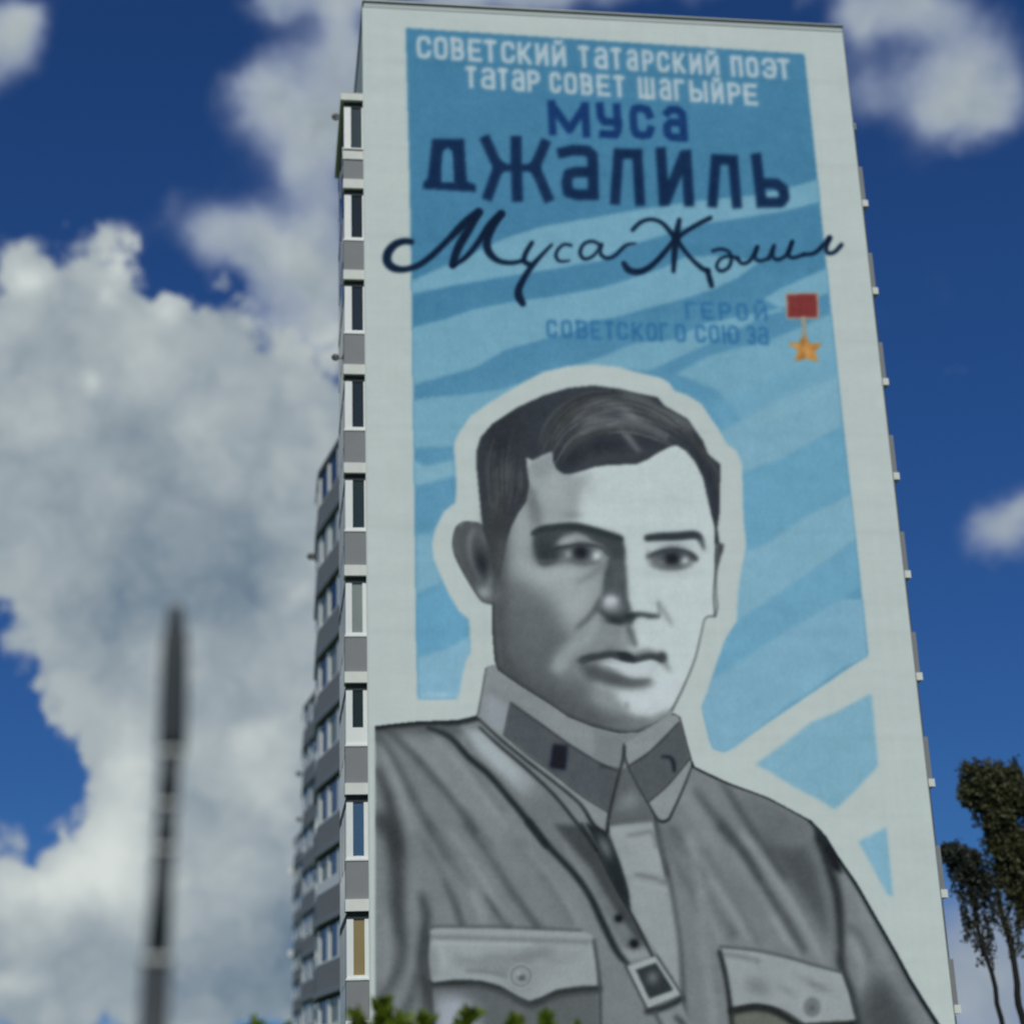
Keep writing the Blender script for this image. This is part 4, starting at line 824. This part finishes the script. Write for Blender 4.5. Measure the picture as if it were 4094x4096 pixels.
# --- lay the paint on the wall as a fine sheet of points, one mesh for each painted piece
NX = 560; Z0, Z1 = 2.6, TOP-.2
NZ = int((Z1-Z0)/(WID/NX))
xs = np.linspace(.0, WID, NX+1); zs = np.linspace(Z0, Z1, NZ+1)
GX, GZ = np.meshgrid(xs, zs)
pts = np.stack([GX.ravel(), np.full(GX.size, -.004), GZ.ravel()], -1)
px, py = proj(pts)
u = np.clip((px-CX0)*CS-.5, 0, CW-1.001); v = np.clip((py-CY0)*CS-.5, 0, CH-1.001)
iu, iv = u.astype(int), v.astype(int); fu, fv = (u-iu)[:, None], (v-iv)[:, None]
colr_ = (img[iv, iu]*(1-fu)+img[iv, iu+1]*fu)*(1-fv)+(img[iv+1, iu]*(1-fu)+img[iv+1, iu+1]*fu)*fv
c01 = np.clip(colr_/255., 0, 1)
lin = np.where(c01 <= .04045, c01/12.92, ((c01+.055)/1.055)**2.4)
ALB = np.array([1.60, 1.51, 1.53])                           # photograph value to paint reflectance
seam = 1-.03*np.exp(-(((pts[:, 2]-LV0+.1) % ST-ST/2)/.10)**2)-.012*np.exp(-(((pts[:, 2]-LV0) % (ST/2)-ST/4)/.05)**2)
lin = lin*seam[:, None]
rgba = np.ones((len(pts), 4), np.float32); rgba[:, :3] = np.clip(lin*ALB, 0, .9)
qx, qz = np.meshgrid((xs[:-1]+xs[1:])/2, (zs[:-1]+zs[1:])/2)
cxp, cyp = proj(np.stack([qx.ravel(), np.full(qx.size, -.004), qz.ravel()], -1))
fl = lab[np.clip(((cyp-CY0)*CS).astype(int), 0, CH-1), np.clip(((cxp-CX0)*CS).astype(int), 0, CW-1)]
ii, jj = np.meshgrid(np.arange(NX), np.arange(NZ)); b0 = (jj*(NX+1)+ii).ravel()
quads = np.stack([b0, b0+1, b0+NX+2, b0+NX+1], -1)
MP = bpy.data.materials.new('mural_paint'); MP.use_nodes = True
t = MP.node_tree; bs = t.nodes['Principled BSDF']; bs.inputs['Roughness'].default_value = .82; bs.inputs['Specular IOR Level'].default_value = .08
at = t.nodes.new('ShaderNodeAttribute'); at.attribute_name = 'paint'
tcn = t.nodes.new('ShaderNodeTexCoord'); mp = t.nodes.new('ShaderNodeMapping'); mp.inputs['Scale'].default_value = (.35, 1, 1.6)
t.links.new(tcn.outputs['Object'], mp.inputs[0])
n1 = t.nodes.new('ShaderNodeTexNoise'); n1.inputs['Scale'].default_value = 1.1; n1.inputs['Detail'].default_value = 6; t.links.new(mp.outputs[0], n1.inputs['Vector'])
mr = t.nodes.new('ShaderNodeMapRange'); mr.inputs[1].default_value = .3; mr.inputs[2].default_value = .7; mr.inputs[3].default_value = .955; mr.inputs[4].default_value = 1.045
st_ = t.nodes.new('ShaderNodeMapping'); st_.inputs['Scale'].default_value = (2.2, 1, .06); t.links.new(tcn.outputs['Object'], st_.inputs[0])
n3 = t.nodes.new('ShaderNodeTexNoise'); n3.inputs['Scale'].default_value = 2.4; n3.inputs['Detail'].default_value = 3; n3.inputs['Roughness'].default_value = .5; t.links.new(st_.outputs[0], n3.inputs['Vector'])
av = t.nodes.new('ShaderNodeMath'); av.operation = 'MULTIPLY_ADD'; av.inputs[1].default_value = .3; t.links.new(n3.outputs[0], av.inputs[0])
hf = t.nodes.new('ShaderNodeMath'); hf.operation = 'MULTIPLY'; hf.inputs[1].default_value = .7; t.links.new(n1.outputs[0], hf.inputs[0]); t.links.new(hf.outputs[0], av.inputs[2])
t.links.new(av.outputs[0], mr.inputs[0])
mm_ = t.nodes.new('ShaderNodeVectorMath'); mm_.operation = 'SCALE'; t.links.new(at.outputs['Color'], mm_.inputs[0]); t.links.new(mr.outputs[0], mm_.inputs['Scale']); t.links.new(mm_.outputs[0], bs.inputs['Base Color'])
n2 = t.nodes.new('ShaderNodeTexNoise'); n2.inputs['Scale'].default_value = 45; n2.inputs['Detail'].default_value = 3; t.links.new(tcn.outputs['Object'], n2.inputs['Vector'])
bp = t.nodes.new('ShaderNodeBump'); bp.inputs['Strength'].default_value = .12; bp.inputs['Distance'].default_value = .01; t.links.new(n2.outputs[0], bp.inputs['Height']); t.links.new(bp.outputs[0], bs.inputs['Normal'])
mural = None
for pid in range(len(PARTS)):
    q = quads[fl == pid]
    if not len(q): continue
    us, inv = np.unique(q.ravel(), return_inverse=True)
    me = bpy.data.meshes.new(PARTS[pid]); nq = len(q)
    me.vertices.add(len(us)); me.vertices.foreach_set('co', pts[us].astype(np.float32).ravel())
    me.loops.add(4*nq); me.loops.foreach_set('vertex_index', inv.astype(np.int32).ravel())
    me.polygons.add(nq); me.polygons.foreach_set('loop_start', np.arange(0, 4*nq, 4, dtype=np.int32))
    a = me.attributes.new('paint', 'FLOAT_COLOR', 'POINT'); a.data.foreach_set('color', rgba[us].ravel())
    me.update(calc_edges=True); me.materials.append(MP)
    o = bpy.data.objects.new(PARTS[pid], me); COL.objects.link(o)
    if pid == 0: mural = o; o.parent = B; o['label'] = 'mural of a dark-haired man in a grey tunic on blue stripes'
    else: o.parent = mural

# ------------------------------------------------------------------ small things fixed to the facade
def dish(loc, r, m_, label):
    t_ = empty('satellite_dish', loc)
    r *= .55
    n = 14; vv = [(0, -.25*r, 0)]; ff = []
    for ring, (rr, yy) in enumerate(((.5, -.19), (1., 0.))):
        for k in range(n): vv.append((rr*r*math.cos(2*math.pi*k/n), yy*r, rr*r*math.sin(2*math.pi*k/n)))
    for k in range(n):
        k2 = (k+1) % n
        ff += [(0, 1+k, 1+k2), (1+k, 1+n+k, 1+n+k2, 1+k2)]
    mb = MB(); mb.v = [(x, -y, z) for x, y, z in vv]; mb.f = ff
    o = mb.build('reflector', m_, t_, True); sol = o.modifiers.new('thick', 'SOLIDIFY'); sol.thickness = .01
    MB().tube([(0, r*.2, 0), (.12, r*.3, -.02), (.45, r*.35, -.03)], [.018]*3, 6).build('bracket', M_CAP, t_)
    MB().tube([(0, 0, -r), (0, -r*.9, -r*.2)], [.012]*2, 6).build('arm', M_CAP, t_)
    MB().tube([(0, -r*.85, -r*.25), (0, -r*1.05, -r*.1)], [.03]*2, 8).build('receiver', M_CAP, t_)
    return tag(t_, label, 'satellite dish', 'satellite dishes on the left facade')
MDD = mat('dish_grey', (.03, .034, .034), .5); MDW = mat('dish_white', (.75, .76, .74), .5)
dish((-.72, 2., 29.35), .22, MDD, 'dark satellite dish at the top of the nearest loggia column')
dish((-.70, 3., 22.1), .20, MDD, 'dark satellite dish halfway up the nearest loggia column')
dish((-.66, 30.2, 24.9), .30, MDD, 'dark satellite dish high on the second bay of the left facade')
dish((-.22, 76., 24.1), .34, MDD, 'upper dark satellite dish on the third bay of the left facade')
dish((-.20, 76., 21.0), .30, MDD, 'lower dark satellite dish on the third bay of the left facade')
dish((.25, 136., 25.7), .55, MDW, 'upper white satellite dish on the farthest bay of the left facade')
dish((.28, 136., 17.6), .55, MDW, 'lower white satellite dish on the farthest bay of the left facade')

# ------------------------------------------------------------------ dark stepped pole in the foreground
PO = empty('lamp_pole', (-3.21, -32, 0))
M_PD = mat('pole_paint', (.035, .043, .048), .6, .2, 6); M_PR = mat('pole_band', (.52, .54, .50), .5, .1, 6)
def ptube(name, segs, m_):
    MB().tube([(x, 0, z) for x, z, r in segs], [r*1.7 for x, z, r in segs], 20).build(name, m_, PO, True)
ptube('shaft', [(0, 0, .055), (.05, 2.42, .048)], M_PD)
ptube('band', [(.052, 2.40, .056), (.053, 2.44, .056)], M_PR)
ptube('shaft', [(.054, 2.44, .040), (.075, 3.04, .036)], M_PD)
ptube('band', [(.076, 3.03, .046), (.077, 3.06, .046)], M_PR)
ptube('shaft', [(.078, 3.06, .035), (.082, 3.30, .034)], M_PD)
ptube('band', [(.083, 3.29, .044), (.084, 3.32, .044)], M_PR)
ptube('shaft', [(.085, 3.32, .036), (.095, 3.60, .038)], M_PD)
ptube('band', [(.098, 3.60, .048), (.099, 3.635, .048)], M_PR)
ptube('head', [(.10, 3.635, .046), (.102, 3.72, .050), (.10, 4.15, .048), (.10, 4.34, .044), (.10, 4.40, .036)], M_PD)
ptube('finial', [(.10, 4.40, .030), (.10, 4.53, .026)], M_PD)
tag(PO, 'dark stepped metal pole with pale bands standing in the left foreground', 'pole')

# ------------------------------------------------------------------ vegetation
def leafmat(name, c, tr_=.35):
    M = bpy.data.materials.new(name); M.use_nodes = True; t = M.node_tree
    b = t.nodes['Principled BSDF']; b.inputs['Roughness'].default_value = .55
    geo = t.nodes.new('ShaderNodeNewGeometry'); ramp = t.nodes.new('ShaderNodeMix'); ramp.data_type = 'RGBA'
    ramp.inputs[6].default_value = tuple(x*.55 for x in c)+(1,); ramp.inputs[7].default_value = tuple(x*1.35 for x in c)+(1,)
    t.links.new(geo.outputs['Random Per Island'], ramp.inputs[0]); t.links.new(ramp.outputs[2], b.inputs['Base Color'])
    tl = t.nodes.new('ShaderNodeBsdfTranslucent'); t.links.new(ramp.outputs[2], tl.inputs[0])
    mx = t.nodes.new('ShaderNodeMixShader'); mx.inputs[0].default_value = tr_
    t.links.new(b.outputs[0], mx.inputs[1]); t.links.new(tl.outputs[0], mx.inputs[2]); t.links.new(mx.outputs[0], t.nodes['Material Output'].inputs[0])
    return M
def leaves(name, P, size, m_, parent, rng, droop=0.):
    n = len(P)
    d = rng.normal(size=(n, 3)); d[:, 2] -= droop; d /= np.linalg.norm(d, axis=1)[:, None]
    w = np.cross(d, rng.normal(size=(n, 3))); w /= np.linalg.norm(w, axis=1)[:, None]+1e-9
    nn = np.cross(d, w); s = size*rng.uniform(.6, 1.35, n)[:, None]
    V = np.stack([P, P+d*s*.45+w*s*.3+nn*s*.06, P+d*s, P+d*s*.45-w*s*.3+nn*s*.06], 1).reshape(-1, 3)
    me = bpy.data.meshes.new(name); me.from_pydata(V.tolist(), [], [(4*i, 4*i+1, 4*i+2, 4*i+3) for i in range(n)]); me.update()
    me.materials.append(m_); o = bpy.data.objects.new(name, me); COL.objects.link(o); o.parent = parent
    return o
def clumps(L, rng, dens):
    out = []
    for (x, y, z, rx, ry, rz) in L:
        n = int(dens*rx*ry*rz)+6
        q = rng.normal(size=(n, 3)); q /= np.linalg.norm(q, axis=1)[:, None]; q *= (rng.uniform(0, 1, n)**.45)[:, None]
        out.append(q*[rx, ry, rz]+[x, y, z])
    return np.concatenate(out)
M_BARK = mat('dark_bark', (.016, .016, .015), .95, .35, 8, .5, 30)
M_BIRCH = leafmat('birch_leaf', (.085, .092, .036), .3)
M_BIRCHD = leafmat('birch_leaf_dark', (.042, .052, .036), .25)
def birch(name, label, base, path, radii, limbs, cl, m_, seed, dens, strands):
    rng = np.random.default_rng(seed)
    t_ = empty(name, base); bx, by, bz = base
    rel = lambda p: (p[0]-bx, p[1]-by, p[2]-bz)
    fine_, fr_ = [], []
    for i in range(len(path)-1):
        for q in range(4):
            u_ = q/4; p = [path[i][c]+(path[i+1][c]-path[i][c])*u_ for c in range(3)]
            fine_.append((p[0]+.05*math.sin(p[2]*2.1+seed)+.025*math.sin(p[2]*5.3), p[1]+.05*math.cos(p[2]*1.7), p[2])); fr_.append((radii[i]+(radii[i+1]-radii[i])*u_)*.68)
    fine_.append(path[-1]); fr_.append(radii[-1]*.6)
    MB().tube([rel(p) for p in fine_], fr_, 9).build('trunk', M_BARK, t_, True)
    for lp, r0 in limbs: MB().tube([rel(p) for p in lp], [r0*(1-.75*i/(len(lp)-1)) for i in range(len(lp))], 6).build('limb', M_BARK, t_, True)
    P = []; tw = MB()
    def twig(x, y, z, L, thick):
        n = max(6, int(L*95*thick)); tt = rng.uniform(0, 1, n)**.9
        sx, sy = rng.normal(0, .12), rng.normal(0, .12); ph = rng.uniform(0, 6)
        P.append(np.stack([x+sx*tt+.05*np.sin(tt*6+ph)+rng.normal(0, .055*thick, n), y+sy*tt+rng.normal(0, .055*thick, n), z-L*tt], -1))
        tw.tube([(x, y, z), (x+sx*.5, y+sy*.5, z-L*.5), (x+sx, y+sy, z-L)], [.010, .007, .003], 3)
    for (x, y, z, a, b, c) in cl:                             # each mass is a spray of hanging twigs
        x, y, z = rel((x, y, z))
        for _ in range(int(dens*a*b)+5):
            q = rng.normal(size=3); q /= np.linalg.norm(q); q *= rng.uniform(.1, 1)**.4
            twig(x+q[0]*a, y+q[1]*b, z+abs(q[2])*c*rng.uniform(-.6, 1.), rng.uniform(.35, 1.0)*c*1.3, rng.uniform(.8, 1.6))
    for (x, y, z, L) in strands: twig(*rel((x, y, z)), L, 1.2)
    leaves('crown', np.concatenate(P), .12, m_, t_, rng, .8)
    tag(tw.build('twigs', M_BARK, t_), kind='stuff')
    return tag(t_, label, 'tree', 'birches beside the end wall')
birch('birch_tree', 'slender dark birch with drooping twigs nearest the right edge of the end wall', (20.95, 12, 0),
      [(20.95, 12, 0), (20.75, 12, 2.6), (20.6, 12, 3.9), (20.27, 12, 5.8), (20.16, 12, 7.2), (20.04, 12, 7.95), (19.95, 12, 8.8), (19.85, 12, 9.5)], [.17, .14, .125, .105, .09, .075, .05, .02],
      [([(20.15, 12, 7.2), (19.9, 11.9, 8.1), (19.55, 11.8, 8.9), (19.4, 11.8, 9.3)], .05), ([(20.05, 12, 7.9), (20.3, 12.2, 8.6), (20.6, 12.3, 9.0)], .05), ([(20.27, 12, 5.8), (19.95, 12, 6.7), (19.75, 12, 7.2)], .035)],
      [(19.35, 11.9, 9.35, .30, .4, .33), (19.7, 12, 9.35, .45, .5, .45), (20.15, 12.1, 9.1, .45, .5, .5), (20.5, 12.2, 8.5, .4, .5, .7), (19.9, 12, 8.6, .3, .4, .35)], M_BIRCHD, 3, 90,
      [(19.6, 12, 8.7, .9), (19.75, 12, 8.6, 1.6), (20.0, 11.9, 8.6, 1.2), (20.3, 12.1, 8.4, 1.6), (20.5, 12.1, 8.2, 1.9), (19.85, 12, 7.3, 1.0), (19.45, 12, 8.9, .7), (20.45, 12, 7.2, 1.2), (19.9, 12, 8.9, 1.5), (20.15, 12, 8.8, 1.9), (20.38, 12, 8.6, 1.3), (19.68, 12, 9.0, 1.3), (20.6, 12.2, 8.4, 1.5), (20.1, 12, 7.6, 1.3), (20.2, 12, 6.6, 1.0), (20.0, 12, 6.9, .9), (20.35, 12, 6.3, .8), (19.8, 12, 7.9, 1.4)])
birch('birch_tree', 'taller leafy birch cut off by the right edge of the picture', (21.75, 12.6, 0),
      [(21.75, 12.6, 0), (21.55, 12.6, 4.), (21.4, 12.5, 5.3), (21.25, 12.5, 7.6), (21.2, 12.5, 9.3), (21.1, 12.5, 11.), (21.0, 12.5, 12.2)], [.2, .17, .15, .13, .10, .06, .02],
      [([(21.2, 12.5, 9.2), (20.9, 12.4, 10.3), (20.6, 12.4, 11.6)], .05), ([(21.25, 12.5, 8.), (21.8, 12.4, 9.2), (22.3, 12.5, 10.2)], .06), ([(21.2, 12.5, 9.6), (21.7, 12.7, 10.8), (22.2, 12.8, 11.8)], .05), ([(21.3, 12.5, 7.), (22., 12.6, 8.), (22.8, 12.6, 8.6)], .05)],
      [(20.75, 12.4, 12.0, .42, .5, .42), (21.05, 12.4, 11.6, .55, .6, .6), (20.85, 12.5, 11.1, .45, .5, .4), (21.9, 12.5, 12.0, .65, .7, .7), (21.5, 12.6, 11.3, .6, .7, .7), (22.3, 12.5, 11.2, .7, .8, .9), (21.75, 12.5, 10.2, .5, .6, .9), (22.4, 12.6, 9.8, .7, .8, .9), (21.9, 12.5, 9.0, .55, .6, .8), (22.7, 12.6, 8.6, .6, .7, .8), (23.3, 12.6, 10.5, .9, .9, 1.3), (21.35, 12.5, 9.7, .35, .5, .7), (20.45, 12.4, 11.5, .25, .3, .55), (21.3, 12.4, 10.5, .5, .5, .6), (21.6, 12.5, 9.4, .45, .5, .9), (22.0, 12.5, 8.2, .4, .5, .7), (22.4, 12.5, 7.6, .6, .6, .9), (21.7, 12.5, 8.4, .35, .4, .8), (22.7, 12.5, 9.3, .6, .7, .9), (21.25, 12.4, 11.9, .4, .5, .5), (20.7, 12.4, 11.4, .35, .4, .5)], M_BIRCH, 8, 75,
      [(21.0, 12.4, 10.9, 1.4), (20.6, 12.4, 11.2, 1.2), (21.3, 12.4, 9.5, 2.2), (21.6, 12.4, 9.0, 2.4), (21.9, 12.4, 8.6, 1.8), (20.85, 12.4, 9.6, 2.0), (22.3, 12.4, 8.6, 1.7), (21.05, 12.4, 8.9, 2.1), (21.4, 12.4, 7.4, 1.6), (21.2, 12.4, 7.0, 1.1), (21.7, 12.4, 7.6, 1.8)])
M_SHRUB = leafmat('shrub_leaf', (.17, .24, .015), .45)
M_STEM = mat('shrub_stem', (.09, .08, .04), .9, .3, 10)
def shrub(label, base, tips, seed):
    rng = np.random.default_rng(seed)
    t_ = empty('leafy_shrub', base); P = []
    for (x, y, z, w, hgt) in tips:
        X, Y, Z = x-base[0], y-base[1], z-base[2]
        MB().tube([(X*.25, Y*.3, 0), (X*.55, Y*.6, Z*.5), (X*.9, Y, Z*.8), (X, Y, Z-.04)], [.03, .022, .014, .005], 6).build('stem', M_STEM, t_, True)
        n = int(420*w/.2)
        tt = rng.uniform(0, 1, n)**.8
        sp_ = w*(.15+tt*1.0)
        P.append(np.stack([X*(1-.3*tt)+rng.normal(0, 1, n)*sp_*.55, Y+rng.normal(0, 1, n)*sp_*.6, Z-tt*hgt], -1))
    P.append(clumps([(0, 0, (tips[0][2]-base[2])*.45, .8, .7, .9)], rng, 900))
    leaves('foliage', np.concatenate(P), .15, M_SHRUB, t_, rng, -.3)
    return tag(t_, label, 'shrub', 'shrubs in front of the building')
shrub('leafy green shrub with the tallest bright tip, below the loggia column', (-1.25, -22, 0), [(-1.2, -22, 2.80, .24, 1.2), (-.72, -21.8, 2.64, .2, 1.1), (-.21, -22.1, 2.70, .11, .8), (-1.5, -22.1, 2.66, .2, 1.1), (-.98, -22, 2.62, .2, 1.)], 5)
shrub('low green shrub whose tip just enters the bottom edge left of the building', (-2.6, -22, 0), [(-2.63, -22, 2.64, .12, 1.1), (-2.35, -22, 2.50, .2, 1.), (-2.0, -22, 2.45, .2, 1.1)], 6)
shrub('green shrub with one small tip under the painted left pocket', (.6, -22, 0), [(.66, -22, 2.62, .13, 1.), (.3, -22, 2.55, .2, 1.), (1.0, -22, 2.45, .2, 1.)], 7)
